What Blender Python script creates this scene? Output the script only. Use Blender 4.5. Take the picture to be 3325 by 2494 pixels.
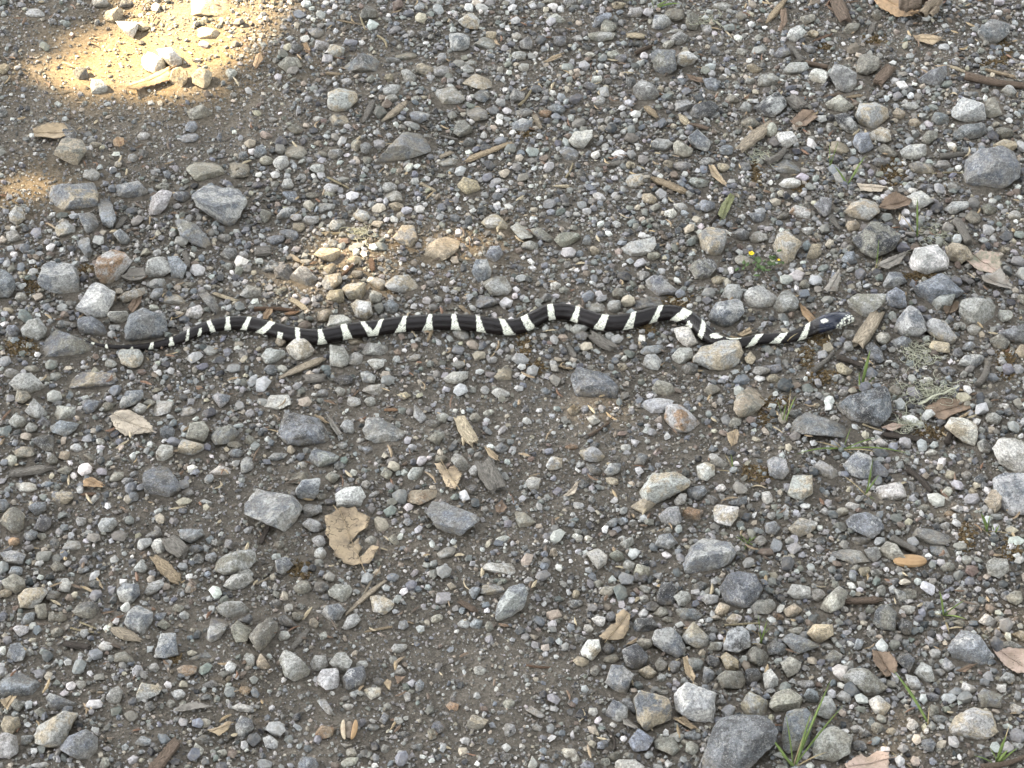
import bpy, bmesh, math, random
import numpy as np
from mathutils import Vector, Matrix
from mathutils.geometry import delaunay_2d_cdt

for o in list(bpy.data.objects):
    bpy.data.objects.remove(o)
random.seed(7)
RNG = np.random.default_rng(7)
SC = bpy.context.scene
COL = SC.collection

# ------------------------------------------------------------------ camera
IW, IH = 3325.0, 2494.0
HFOV = math.radians(26.0)
PITCH = math.radians(43.0)
CAM_H = 1.45
cam_d = bpy.data.cameras.new('camera')
cam_d.sensor_fit = 'HORIZONTAL'
cam_d.angle = HFOV
cam_d.clip_start = 0.05
cam_d.clip_end = 2000
cam = bpy.data.objects.new('camera', cam_d)
COL.objects.link(cam)
cam.location = (0, 0, CAM_H)
cam.rotation_euler = (math.pi / 2 - PITCH, 0, 0)
SC.camera = cam
CAM = np.array([0, 0, CAM_H])
FWD = np.array([0, math.cos(PITCH), -math.sin(PITCH)])
CUP = np.array([0, math.sin(PITCH), math.cos(PITCH)])
RIGHT = np.array([1.0, 0, 0])
TANX = math.tan(HFOV / 2)

# ------------------------------------------------------------------ light
SUN_AZ = math.atan2(0.22, -1.0)          # direction towards the sun, seen from above
SUN_EL = math.radians(44)
TO_SUN = np.array([math.cos(SUN_EL) * math.cos(SUN_AZ), math.cos(SUN_EL) * math.sin(SUN_AZ), math.sin(SUN_EL)])
world = bpy.data.worlds.new('World')
SC.world = world
world.use_nodes = True
wn = world.node_tree.nodes
wl = world.node_tree.links
wn.clear()
sky = wn.new('ShaderNodeTexSky')
sky.sky_type = 'NISHITA'
sky.sun_disc = False
sky.sun_elevation = SUN_EL
sky.sun_rotation = math.pi / 2 - SUN_AZ
sky.dust_density = 2.0
sky.ozone_density = 1.0
hs = wn.new('ShaderNodeHueSaturation')
hs.inputs['Saturation'].default_value = 0.21
bg = wn.new('ShaderNodeBackground')
bg.inputs['Strength'].default_value = 0.085
wo = wn.new('ShaderNodeOutputWorld')
wl.new(sky.outputs[0], hs.inputs['Color'])
wl.new(hs.outputs[0], bg.inputs[0])
wl.new(bg.outputs[0], wo.inputs[0])
sun_d = bpy.data.lights.new('sun', 'SUN')
sun_d.energy = 3.0
sun_d.angle = math.radians(0.53)
sun_d.color = (1.0, 0.77, 0.47)
sun = bpy.data.objects.new('sun', sun_d)
COL.objects.link(sun)
sun.location = (-6, 2, 12)
sun.rotation_euler = Vector((-TO_SUN[0], -TO_SUN[1], -TO_SUN[2])).to_track_quat('-Z', 'Y').to_euler()
SC.view_settings.view_transform = 'Standard'
SC.view_settings.look = 'None'
SC.view_settings.gamma = 1
SC.view_settings.exposure = 3.7
SC.render.engine = 'CYCLES'

# ------------------------------------------------------------------ pixel helpers (photograph pixels to places on the ground)
def ray(sx, sy):
    k = 2 * TANX / IW
    d = FWD + RIGHT * ((sx - IW / 2) * k) + CUP * ((IH / 2 - sy) * k)
    return d

def on_z(sx, sy, z=0.0):
    d = ray(sx, sy)
    t = (z - CAM_H) / d[2]
    return CAM + d * t

def project(P):
    q = P - CAM
    dep = q @ FWD
    k = 2 * TANX / IW
    return (q @ RIGHT) / dep / k + IW / 2, IH / 2 - (q @ CUP) / dep / k

def px_size(p):
    return float((p - CAM) @ FWD) * 2 * TANX / IW      # metres per photo pixel at p

T0X = (0, 832, 1664, 2493)
T0Y = (0, 624, 1248, 1870)
def tpx(tile, x, y):
    r, c = int(tile[0]), int(tile[1])
    k = 832 / 1269 if tile == '33' else 832 / 2212
    return T0X[c] + x * k, T0Y[r] + y * k

# ------------------------------------------------------------------ numpy noise
LAT = RNG.random((64, 64, 64)).astype(np.float32) * 2 - 1
def vnoise(P):
    P = np.asarray(P, dtype=np.float64)
    i = np.floor(P).astype(int)
    f = P - i
    f = f * f * (3 - 2 * f)
    i &= 63
    j = (i + 1) & 63
    x0, y0, z0 = i[..., 0], i[..., 1], i[..., 2]
    x1, y1, z1 = j[..., 0], j[..., 1], j[..., 2]
    fx, fy, fz = f[..., 0], f[..., 1], f[..., 2]
    a = LAT[x0, y0, z0] * (1 - fx) + LAT[x1, y0, z0] * fx
    b = LAT[x0, y1, z0] * (1 - fx) + LAT[x1, y1, z0] * fx
    c = LAT[x0, y0, z1] * (1 - fx) + LAT[x1, y0, z1] * fx
    d = LAT[x0, y1, z1] * (1 - fx) + LAT[x1, y1, z1] * fx
    return (a * (1 - fy) + b * fy) * (1 - fz) + (c * (1 - fy) + d * fy) * fz

def hground(x, y):
    x = np.asarray(x, float); y = np.asarray(y, float)
    def n(s, o):
        return vnoise(np.stack([x * s + o, y * s + o * 1.7, np.zeros_like(x) + o], -1))
    near = np.clip(1.5 - np.hypot(x, y - 1.6) / 3.0, 0, 1)
    return (0.0035 * n(7, 3.1) + 0.002 * n(22, 8.2) + 0.0013 * n(70, 1.4) + 0.0008 * n(190, 5.5)) * near

# ------------------------------------------------------------------ mesh helpers
def ico(sub):
    bm = bmesh.new()
    bmesh.ops.create_icosphere(bm, subdivisions=sub, radius=1)
    bm.verts.ensure_lookup_table()
    v = np.array([x.co[:] for x in bm.verts])
    t = np.array([[q.index for q in f.verts] for f in bm.faces], dtype=np.int32)
    bm.free()
    return v / np.linalg.norm(v, axis=1)[:, None], t
ICO = {k: ico(k) for k in (1, 2, 3, 4, 5)}

def np_mesh(name, V, F, attrs=None, smooth=True, uv=None):
    me = bpy.data.meshes.new(name)
    V = np.ascontiguousarray(V, dtype=np.float32)
    F = np.ascontiguousarray(F, dtype=np.int32)
    n = F.shape[1]
    me.vertices.add(len(V)); me.vertices.foreach_set('co', V.ravel())
    me.loops.add(F.size); me.loops.foreach_set('vertex_index', F.ravel())
    me.polygons.add(len(F))
    me.polygons.foreach_set('loop_start', np.arange(0, F.size, n, dtype=np.int32))
    me.polygons.foreach_set('loop_total', np.full(len(F), n, dtype=np.int32))
    me.polygons.foreach_set('use_smooth', np.full(len(F), bool(smooth)))
    for k, a in (attrs or {}).items():
        a = np.asarray(a, dtype=np.float32)
        if a.ndim == 2:
            if a.shape[1] == 3:
                a = np.concatenate([a, np.ones((len(a), 1), np.float32)], 1)
            at = me.attributes.new(k, 'FLOAT_COLOR', 'POINT')
            at.data.foreach_set('color', np.ascontiguousarray(a).ravel())
        else:
            at = me.attributes.new(k, 'FLOAT', 'POINT')
            at.data.foreach_set('value', a)
    if uv is not None:
        l = me.uv_layers.new(name='UVMap')
        l.data.foreach_set('uv', np.ascontiguousarray(uv[F.ravel()], dtype=np.float32).ravel())
    me.update(calc_edges=True)
    me.validate()
    return me

def link(name, me, mat=None, parent=None, loc=None):
    o = bpy.data.objects.new(name, me)
    COL.objects.link(o)
    if mat is not None:
        me.materials.append(mat)
    if parent is not None:
        o.parent = parent
    if loc is not None:
        o.location = loc
    return o

def tag(o, label=None, cat=None, group=None, kind=None):
    if label: o['label'] = label
    if cat: o['category'] = cat
    if group: o['group'] = group
    if kind: o['kind'] = kind
    return o

# ------------------------------------------------------------------ materials
class NT:
    def __init__(self, name):
        self.m = bpy.data.materials.new(name)
        self.m.use_nodes = True
        self.t = self.m.node_tree
        self.t.nodes.clear()
        self.out = self.t.nodes.new('ShaderNodeOutputMaterial')
        self.bs = self.t.nodes.new('ShaderNodeBsdfPrincipled')
        self.t.links.new(self.bs.outputs[0], self.out.inputs[0])
    def n(self, typ, **kw):
        nd = self.t.nodes.new(typ)
        for k, v in kw.items():
            setattr(nd, k, v)
        return nd
    def l(self, a, b):
        self.t.links.new(a, b)
    def noise(self, vec, scale, detail=4, rough=0.6):
        nd = self.n('ShaderNodeTexNoise')
        nd.inputs['Scale'].default_value = scale
        nd.inputs['Detail'].default_value = detail
        nd.inputs['Roughness'].default_value = rough
        if vec is not None:
            self.l(vec, nd.inputs['Vector'])
        return nd.outputs['Fac']
    def ramp(self, fac, a, b, va=0.0, vb=1.0):
        nd = self.n('ShaderNodeMapRange')
        nd.inputs['From Min'].default_value = a
        nd.inputs['From Max'].default_value = b
        nd.inputs['To Min'].default_value = va
        nd.inputs['To Max'].default_value = vb
        self.l(fac, nd.inputs['Value'])
        return nd.outputs[0]
    def math(self, op, a, b=None):
        nd = self.n('ShaderNodeMath', operation=op)
        for i, v in enumerate((a, b)):
            if v is None: continue
            if isinstance(v, (int, float)): nd.inputs[i].default_value = v
            else: self.l(v, nd.inputs[i])
        return nd.outputs[0]
    def mix(self, fac, a, b, mode='MIX'):
        nd = self.n('ShaderNodeMix', data_type='RGBA', blend_type=mode)
        for sock, v in ((nd.inputs[0], fac), (nd.inputs[6], a), (nd.inputs[7], b)):
            if isinstance(v, (int, float)): sock.default_value = v
            elif isinstance(v, tuple): sock.default_value = (*v[:3], 1)
            else: self.l(v, sock)
        return nd.outputs[2]
    def attr(self, name, out='Color'):
        nd = self.n('ShaderNodeAttribute', attribute_name=name)
        return nd.outputs[out]
    def bump(self, h, strength, dist, prev=None):
        nd = self.n('ShaderNodeBump')
        nd.inputs['Strength'].default_value = strength
        nd.inputs['Distance'].default_value = dist
        self.l(h, nd.inputs['Height'])
        if prev is not None: self.l(prev, nd.inputs['Normal'])
        return nd.outputs[0]
    def done(self, color, rough=0.85, normal=None, spec=0.3):
        if isinstance(color, tuple): self.bs.inputs['Base Color'].default_value = (*color[:3], 1)
        else: self.l(color, self.bs.inputs['Base Color'])
        if isinstance(rough, (int, float)): self.bs.inputs['Roughness'].default_value = rough
        else: self.l(rough, self.bs.inputs['Roughness'])
        self.bs.inputs['Specular IOR Level'].default_value = spec
        if normal is not None: self.l(normal, self.bs.inputs['Normal'])
        return self.m

SOIL = (0.150, 0.128, 0.100)

def mat_stone():
    m = NT('weathered_stone')
    pos = m.n('ShaderNodeNewGeometry').outputs['Position']
    c1, c2 = m.attr('Col'), m.attr('Col2')
    dust = m.attr('Dust', 'Fac')
    vein = m.attr('Vein', 'Fac')
    a = m.ramp(m.noise(pos, 62, 6, 0.66), 0.46, 0.56)
    col = m.mix(a, c1, c2)
    fine = m.ramp(m.noise(pos, 420, 5, 0.72), 0.30, 0.70, 0.36, 1.70)
    fcol = m.n('ShaderNodeCombineColor')
    for i in range(3): m.l(fine, fcol.inputs[i])
    col = m.mix(1.0, col, fcol.outputs[0], 'MULTIPLY')
    crust = m.ramp(m.noise(pos, 170, 7, 0.78), 0.54, 0.61, 0, 0.42)
    col = m.mix(crust, col, (0.50, 0.50, 0.47))
    crk = m.math('ABSOLUTE', m.math('SUBTRACT', m.noise(pos, 95, 6, 0.7), 0.5))
    col = m.mix(m.ramp(crk, 0.014, 0.004, 0, 0.55), col, (0.05, 0.05, 0.05))
    sp = m.ramp(m.noise(pos, 1100, 2, 0.5), 0.60, 0.72)
    col = m.mix(m.math('MULTIPLY', sp, 0.6), col, (0.60, 0.60, 0.56))
    pit = m.ramp(m.noise(pos, 900, 3, 0.6), 0.40, 0.28)
    col = m.mix(m.math('MULTIPLY', pit, 0.7), col, (0.05, 0.05, 0.05))
    # pale mineral veins
    vn = m.math('ABSOLUTE', m.math('SUBTRACT', m.noise(pos, 38, 5, 0.6), 0.5))
    vm = m.math('MULTIPLY', m.math('MULTIPLY', m.ramp(vn, 0.016, 0.004), m.ramp(m.noise(pos, 70, 3, 0.6), 0.48, 0.58)), vein)
    col = m.mix(vm, col, (0.58, 0.58, 0.56))
    # soil dust caught on the surface
    dn = m.ramp(m.noise(pos, 110, 5, 0.7), 0.36, 0.62)
    df = m.math('MULTIPLY', dn, dust)
    col = m.mix(df, col, (0.285, 0.245, 0.182))
    nrm = m.bump(m.noise(pos, 260, 6, 0.72), 0.8, 0.0045)
    nrm = m.bump(m.noise(pos, 1300, 4, 0.7), 0.35, 0.0010, nrm)
    return m.done(col, 0.82, nrm, 0.28)

def mat_grit():
    m = NT('loose_gravel')
    pos = m.n('ShaderNodeNewGeometry').outputs['Position']
    c1 = m.attr('Col')
    fine = m.ramp(m.noise(pos, 480, 4, 0.7), 0.25, 0.75, 0.6, 1.42)
    fcol = m.n('ShaderNodeCombineColor')
    for i in range(3): m.l(fine, fcol.inputs[i])
    col = m.mix(1.0, c1, fcol.outputs[0], 'MULTIPLY')
    dn = m.ramp(m.noise(pos, 160, 4, 0.7), 0.46, 0.68, 0, 0.5)
    col = m.mix(dn, col, (0.25, 0.225, 0.185))
    nrm = m.bump(m.noise(pos, 900, 4, 0.7), 0.4, 0.0012)
    return m.done(col, 0.85, nrm, 0.25)

def mat_soil():
    m = NT('packed_soil')
    pos = m.n('ShaderNodeNewGeometry').outputs['Position']
    a = m.ramp(m.noise(pos, 9, 5, 0.65), 0.35, 0.65)
    col = m.mix(a, (0.130, 0.116, 0.096), (0.212, 0.188, 0.154))
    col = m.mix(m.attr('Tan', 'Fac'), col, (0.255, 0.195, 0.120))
    b = m.ramp(m.noise(pos, 240, 5, 0.75), 0.3, 0.7, 0.5, 1.5)
    fcol = m.n('ShaderNodeCombineColor')
    for i in range(3): m.l(b, fcol.inputs[i])
    col = m.mix(1.0, col, fcol.outputs[0], 'MULTIPLY')
    sp = m.ramp(m.noise(pos, 800, 3, 0.6), 0.60, 0.70)
    col = m.mix(m.math('MULTIPLY', sp, 0.6), col, (0.34, 0.33, 0.30))
    nrm = m.bump(m.noise(pos, 330, 6, 0.75), 0.9, 0.004)
    nrm = m.bump(m.noise(pos, 1100, 4, 0.7), 0.6, 0.0012, nrm)
    return m.done(col, 0.95, nrm, 0.15)

def mat_wood():
    m = NT('dry_wood_fibre')
    uv = m.n('ShaderNodeUVMap').outputs[0]
    mp = m.n('ShaderNodeMapping')
    mp.inputs['Scale'].default_value = (3.0, 26.0, 1.0)
    m.l(uv, mp.inputs[0])
    pos = m.n('ShaderNodeNewGeometry').outputs['Position']
    c1 = m.attr('Col')
    g = m.noise(mp.outputs[0], 1.0, 5, 0.65)
    gr = m.ramp(g, 0.3, 0.72, 0.32, 1.5)
    fcol = m.n('ShaderNodeCombineColor')
    for i in range(3): m.l(gr, fcol.inputs[i])
    col = m.mix(1.0, c1, fcol.outputs[0], 'MULTIPLY')
    st = m.ramp(m.noise(pos, 90, 4, 0.6), 0.55, 0.7, 0, 0.5)
    col = m.mix(st, col, (0.09, 0.07, 0.055))
    nrm = m.bump(g, 0.9, 0.003)
    nrm = m.bump(m.noise(pos, 700, 4, 0.7), 0.4, 0.001, nrm)
    return m.done(col, 0.85, nrm, 0.2)

def mat_leaf():
    m = NT('dead_leaf')
    uv = m.n('ShaderNodeUVMap').outputs[0]
    pos = m.n('ShaderNodeNewGeometry').outputs['Position']
    c1, c2 = m.attr('Col'), m.attr('Col2')
    a = m.ramp(m.noise(pos, 85, 6, 0.7), 0.42, 0.62)
    col = m.mix(a, c1, c2)
    blot = m.ramp(m.noise(pos, 38, 4, 0.6), 0.56, 0.66, 0, 0.45)
    col = m.mix(blot, col, (0.17, 0.125, 0.085))
    sp = m.ramp(m.noise(pos, 330, 3, 0.6), 0.63, 0.70, 0, 0.7)
    col = m.mix(sp, col, (0.06, 0.045, 0.035))
    # side veins fan out from the midrib
    sx = m.n('ShaderNodeSeparateXYZ'); m.l(uv, sx.inputs[0])
    k = m.math('SUBTRACT', sx.outputs[0], m.math('MULTIPLY', m.math('ABSOLUTE', sx.outputs[1]), 0.7))
    w = m.math('SINE', m.math('MULTIPLY', k, 42.0))
    vm = m.ramp(w, 0.93, 1.0, 0, 0.22)
    col = m.mix(vm, col, (0.42, 0.34, 0.22))
    vor = m.n('ShaderNodeTexVoronoi', feature='DISTANCE_TO_EDGE')
    vor.inputs['Scale'].default_value = 75
    wv = m.n('ShaderNodeTexNoise'); wv.inputs['Scale'].default_value = 120; m.l(pos, wv.inputs['Vector'])
    wa = m.n('ShaderNodeVectorMath', operation='MULTIPLY_ADD'); m.l(wv.outputs['Color'], wa.inputs[0]); wa.inputs[1].default_value = (0.012, 0.012, 0.012); m.l(pos, wa.inputs[2])
    m.l(wa.outputs[0], vor.inputs['Vector'])
    cr = m.math('MULTIPLY', m.math('MULTIPLY', m.ramp(vor.outputs['Distance'], 0.04, 0.012), m.ramp(m.noise(pos, 55, 3, 0.6), 0.45, 0.55)), m.attr('Crack', 'Fac'))
    col = m.mix(cr, col, (0.045, 0.032, 0.025))
    nrm = m.bump(w, 0.12, 0.0008)
    nrm = m.bump(m.noise(pos, 350, 4, 0.7), 0.5, 0.0012, nrm)
    return m.done(col, 0.7, nrm, 0.3)

def mat_flat(name, c, c2=None, scale=200, rough=0.7, spec=0.3):
    m = NT(name)
    pos = m.n('ShaderNodeNewGeometry').outputs['Position']
    a = m.ramp(m.noise(pos, scale, 4, 0.65), 0.35, 0.65)
    col = m.mix(a, c, c2 or tuple(x * 0.6 for x in c))
    nrm = m.bump(m.noise(pos, scale * 4, 3, 0.6), 0.3, 0.0008)
    return m.done(col, rough, nrm, spec)

def mat_snake():
    m = NT('snake_scales')
    uv = m.n('ShaderNodeUVMap').outputs[0]
    c1 = m.attr('Col')
    mp = m.n('ShaderNodeMapping')
    mp.inputs['Rotation'].default_value = (0, 0, math.radians(45))
    m.l(uv, mp.inputs[0])
    vor = m.n('ShaderNodeTexVoronoi', feature='DISTANCE_TO_EDGE')
    vor.inputs['Scale'].default_value = 1.0
    vor.inputs['Randomness'].default_value = 0.08
    m.l(mp.outputs[0], vor.inputs['Vector'])
    edge = m.ramp(vor.outputs['Distance'], 0.0, 0.16)
    col = m.mix(m.ramp(edge, 0.0, 1.0, 0.5, 0.0), c1, (0.012, 0.010, 0.009))
    nrm = m.bump(edge, 0.3, 0.0005)
    m.l(m.attr('Spec', 'Fac'), m.bs.inputs['Specular IOR Level'])
    return m.done(col, m.attr('Rough', 'Fac'), nrm, 0.3)

M_STONE, M_GRIT, M_SOIL, M_WOOD, M_LEAF, M_SNAKE = mat_stone(), mat_grit(), mat_soil(), mat_wood(), mat_leaf(), mat_snake()

# ------------------------------------------------------------------ the ground: one sheet, fine under the camera, coarse to the horizon
def axis(lo, hi, step, far):
    a = list(np.arange(lo, hi + 1e-6, step))
    s = step
    while a[-1] < far:
        s *= 1.35; a.append(a[-1] + s)
    s = step
    while a[0] > -far:
        s *= 1.35; a.insert(0, a[0] - s)
    return np.array(a)
YC = CAM_H / math.tan(PITCH)
gx = axis(-0.80, 0.80, 0.009, 250)
gy = axis(YC - 0.62, YC + 1.10, 0.009, 250)
GX, GY = np.meshgrid(gx, gy)
GV = np.stack([GX, GY, hground(GX, GY)], -1).reshape(-1, 3)
nx, ny = len(gx), len(gy)
ii = (np.arange(ny - 1)[:, None] * nx + np.arange(nx - 1)[None]).ravel()
GF = np.stack([ii, ii + 1, ii + nx + 1, ii + nx], 1)
gsx, gsy = project(GV)
gok = (GV - CAM) @ FWD > 0.3
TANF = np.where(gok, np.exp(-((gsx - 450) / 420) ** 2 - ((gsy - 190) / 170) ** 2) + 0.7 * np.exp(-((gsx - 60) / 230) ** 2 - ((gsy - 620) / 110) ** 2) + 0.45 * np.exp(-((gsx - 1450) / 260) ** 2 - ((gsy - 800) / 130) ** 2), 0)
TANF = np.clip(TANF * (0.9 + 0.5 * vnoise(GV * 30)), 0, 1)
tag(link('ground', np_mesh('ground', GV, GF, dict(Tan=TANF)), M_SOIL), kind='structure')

# ------------------------------------------------------------------ the oak that shades the track (stands left of the picture, its crown between sun and road)
def in_poly(x, y, poly):
    poly = np.asarray(poly, float)
    r = np.zeros(x.shape, bool)
    j = len(poly) - 1
    for i in range(len(poly)):
        xi, yi = poly[i]; xj, yj = poly[j]
        c = ((yi > y) != (yj > y)) & (x < (xj - xi) * (y - yi) / (yj - yi + 1e-12) + xi)
        r ^= c
        j = i
    return r

def tube(pts, rad, seg=8):
    pts = np.asarray(pts, float); n = len(pts)
    rad = np.broadcast_to(np.asarray(rad, float), (n,))
    tan = np.gradient(pts, axis=0)
    tan /= np.linalg.norm(tan, axis=1)[:, None] + 1e-12
    ref = np.where(np.abs(tan[:, 2:3]) > 0.9, np.array([[1.0, 0, 0]]), np.array([[0, 0, 1.0]]))
    a = np.cross(tan, ref); a /= np.linalg.norm(a, axis=1)[:, None] + 1e-12
    b = np.cross(a, tan)
    th = np.arange(seg) * 2 * math.pi / seg
    V = pts[:, None] + rad[:, None, None] * (np.cos(th)[None, :, None] * a[:, None] + np.sin(th)[None, :, None] * b[:, None])
    i = np.arange(n - 1)[:, None] * seg; k = np.arange(seg)[None]; k2 = (k + 1) % seg
    F = np.stack([i + k, i + k2, i + seg + k2, i + seg + k], -1).reshape(-1, 4)
    u = np.repeat(np.linspace(0, 1, n), seg); v = np.tile(np.arange(seg) / seg, n)
    return V.reshape(-1, 3), F, np.stack([u, v], 1)

def join(parts):
    Vs, Fs, o = [], [], 0
    for V, F in parts:
        Vs.append(V); Fs.append(F + o); o += len(V)
    return np.concatenate(Vs), np.concatenate(Fs)

def build_oak():
    c = np.array([0, YC + 0.25, 0]) + TO_SUN * 5.0
    base = np.array([c[0] - 0.8, c[1] + 0.3, 0.0])
    root = tag(bpy.data.objects.new('oak_tree', None), 'leafy oak tree beside the track that throws its shade over the gravel', 'tree')
    COL.objects.link(root); root.location = base
    bark = mat_flat('oak_bark', (0.13, 0.105, 0.08), (0.06, 0.05, 0.04), 14, 0.9)
    s = np.linspace(0, 1, 9)
    P = np.stack([0.5 * s ** 1.5 + 0.08 * np.sin(s * 5), -0.15 * s, s * (c[2] - 0.5) - 0.1], 1)
    V, F, _ = tube(P, 0.26 * (1 - 0.55 * s) + 0.10 * np.exp(-s * 9), 14)
    tr = link('trunk', np_mesh('trunk', V, F), bark, root)
    rng = np.random.default_rng(5)
    for k in range(9):
        h = 0.5 + 0.5 * rng.random()
        st = np.array([np.interp(h, s, P[:, 0]), np.interp(h, s, P[:, 1]), np.interp(h, s, P[:, 2])])
        an = k * 2.4 + rng.random()
        L = 0.8 + 0.9 * rng.random()
        q = np.linspace(0, 1, 7)[:, None]
        d = np.array([math.cos(an), math.sin(an), 0.75])
        lp = st + q * d * L + 0.10 * np.sin(q * 6 + k) * np.array([d[1], -d[0], 0.4])
        V, F, _ = tube(lp, 0.085 * (1 - 0.82 * q[:, 0]), 8)
        link('limb', np_mesh('limb', V, F), bark, tr)
    # crown: single leaves, gathered in sprays, with gaps cut along the sun rays to shape the sun patches
    N = 52000
    sp = rng.normal(size=(900, 3)); sp /= np.linalg.norm(sp, axis=1)[:, None]
    sp *= (rng.random((900, 1)) ** (1 / 2.6)) * np.array([2.1, 2.1, 1.05])
    pts = sp[rng.integers(0, 900, N)] + rng.normal(size=(N, 3)) * 0.22
    W = pts + c
    g = W - TO_SUN * (W[:, 2:3] / TO_SUN[2])
    gx_, gy_ = project(g)
    front = (g - CAM) @ FWD > 0.2
    gap1 = in_poly(gx_, gy_, [(80, 280), (110, 190), (330, 60), (380, -260), (960, -260), (1040, -60), (940, 80), (800, 200), (690, 300), (480, 335), (230, 320), (120, 300)])
    gap2 = ((gx_ - 40) / 200) ** 2 + ((gy_ - 590) / 110) ** 2 < 1
    gap3 = ((gx_ - 1080) / 290) ** 2 + ((gy_ - 900) / 150) ** 2 < 1
    gap4 = ((gx_ - 1400) / 260) ** 2 + ((gy_ - 760) / 150) ** 2 < 1
    u = rng.random(N)
    keep = ~(front & (gap1 | (gap2 & (u > 0.22)) | (gap3 & (u > 0.21)) | (gap4 & (u > 0.27))))
    pts = pts[keep]; n = len(pts)
    d = rng.normal(size=(n, 3)); d /= np.linalg.norm(d, axis=1)[:, None]
    e = np.cross(d, rng.normal(size=(n, 3))); e /= np.linalg.norm(e, axis=1)[:, None]
    L = (0.055 + 0.03 * rng.random((n, 1))); B = L * 0.33
    V = np.stack([pts - d * L * 0.5, pts + e * B, pts + d * L * 0.5, pts - e * B], 1).reshape(-1, 3) + (c - base)
    F = np.arange(n * 4).reshape(-1, 4)
    lm = mat_flat('oak_foliage', (0.055, 0.085, 0.03), (0.03, 0.05, 0.02), 3, 0.6)
    link('crown', np_mesh('crown', V, F, smooth=False), lm, root)
    return root
OAK = build_oak()
# unseen oaks added around the clearing to cut low sky light; none stands between the sun and the road
for loc, rz, sc, lab in (((-4.2, -4.6, 0), 2.0, 1.9, 'tall unseen oak tree added behind the photographer beside the track'), ((2.6, -5.6, 0), 4.1, 2.1, 'broad unseen oak tree added across the track from the tall oak'),
                         ((7.0, 0.2, 0), 0.9, 1.9, 'unseen oak tree added on the stony side of the track'), ((7.5, 6.5, 0), 5.2, 2.0, 'unseen oak tree added beyond the stony side of the track'),
                         ((-3.4, 10.5, 0), 0.4, 2.0, 'unseen oak tree added far up the track beyond the sunlit patch'), ((2.6, 10.0, 0), 3.0, 2.1, 'unseen oak tree added far up the track beyond the knotty bark lump'),
                         ((0.2, 7.2, 0), 2.2, 0.9, 'unseen oak sapling added up the track between two far oaks'), ((-1.6, -3.4, 0), 1.1, 0.75, 'unseen oak sapling added at the foot of the tall oak'), ((1.3, -2.9, 0), 3.3, 0.8, 'unseen oak sapling added at the foot of the broad oak'),
                         ((4.2, -1.8, 0), 5.6, 0.8, 'unseen oak sapling added between the broad oak and the stony side'), ((4.8, 2.0, 0), 2.6, 0.7, 'low unseen oak sapling added on the stony side of the track')):
    r = OAK.copy(); COL.objects.link(r); r.location = loc; r.rotation_euler = (0, 0, rz); r.scale = (sc, sc, sc)
    r['label'] = lab
    for ch in list(OAK.children):
        c_ = ch.copy(); COL.objects.link(c_); c_.parent = r
        for g_ in ch.children:
            d_ = g_.copy(); COL.objects.link(d_); d_.parent = c_

# ------------------------------------------------------------------ stones
PAL = {'b': (0.152, 0.166, 0.184), 'g': (0.178, 0.179, 0.176), 'l': (0.385, 0.388, 0.372), 'w': (0.62, 0.61, 0.575),
       't': (0.39, 0.335, 0.245), 'd': (0.080, 0.084, 0.090), 'n': (0.198, 0.194, 0.164), 'k': (0.042, 0.045, 0.051),
       'o': (0.27, 0.175, 0.105)}
CNAME = {'b': 'blue-grey', 'g': 'mid-grey', 'l': 'light grey', 'w': 'whitish', 't': 'tan', 'd': 'dark grey', 'n': 'olive-grey',
         'k': 'blackish', 'o': 'brown'}

def convex(D, N, H, p):
    q = np.maximum(D @ N.T / H[None], 0) ** p
    return q.sum(1) ** (-1.0 / p)

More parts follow.
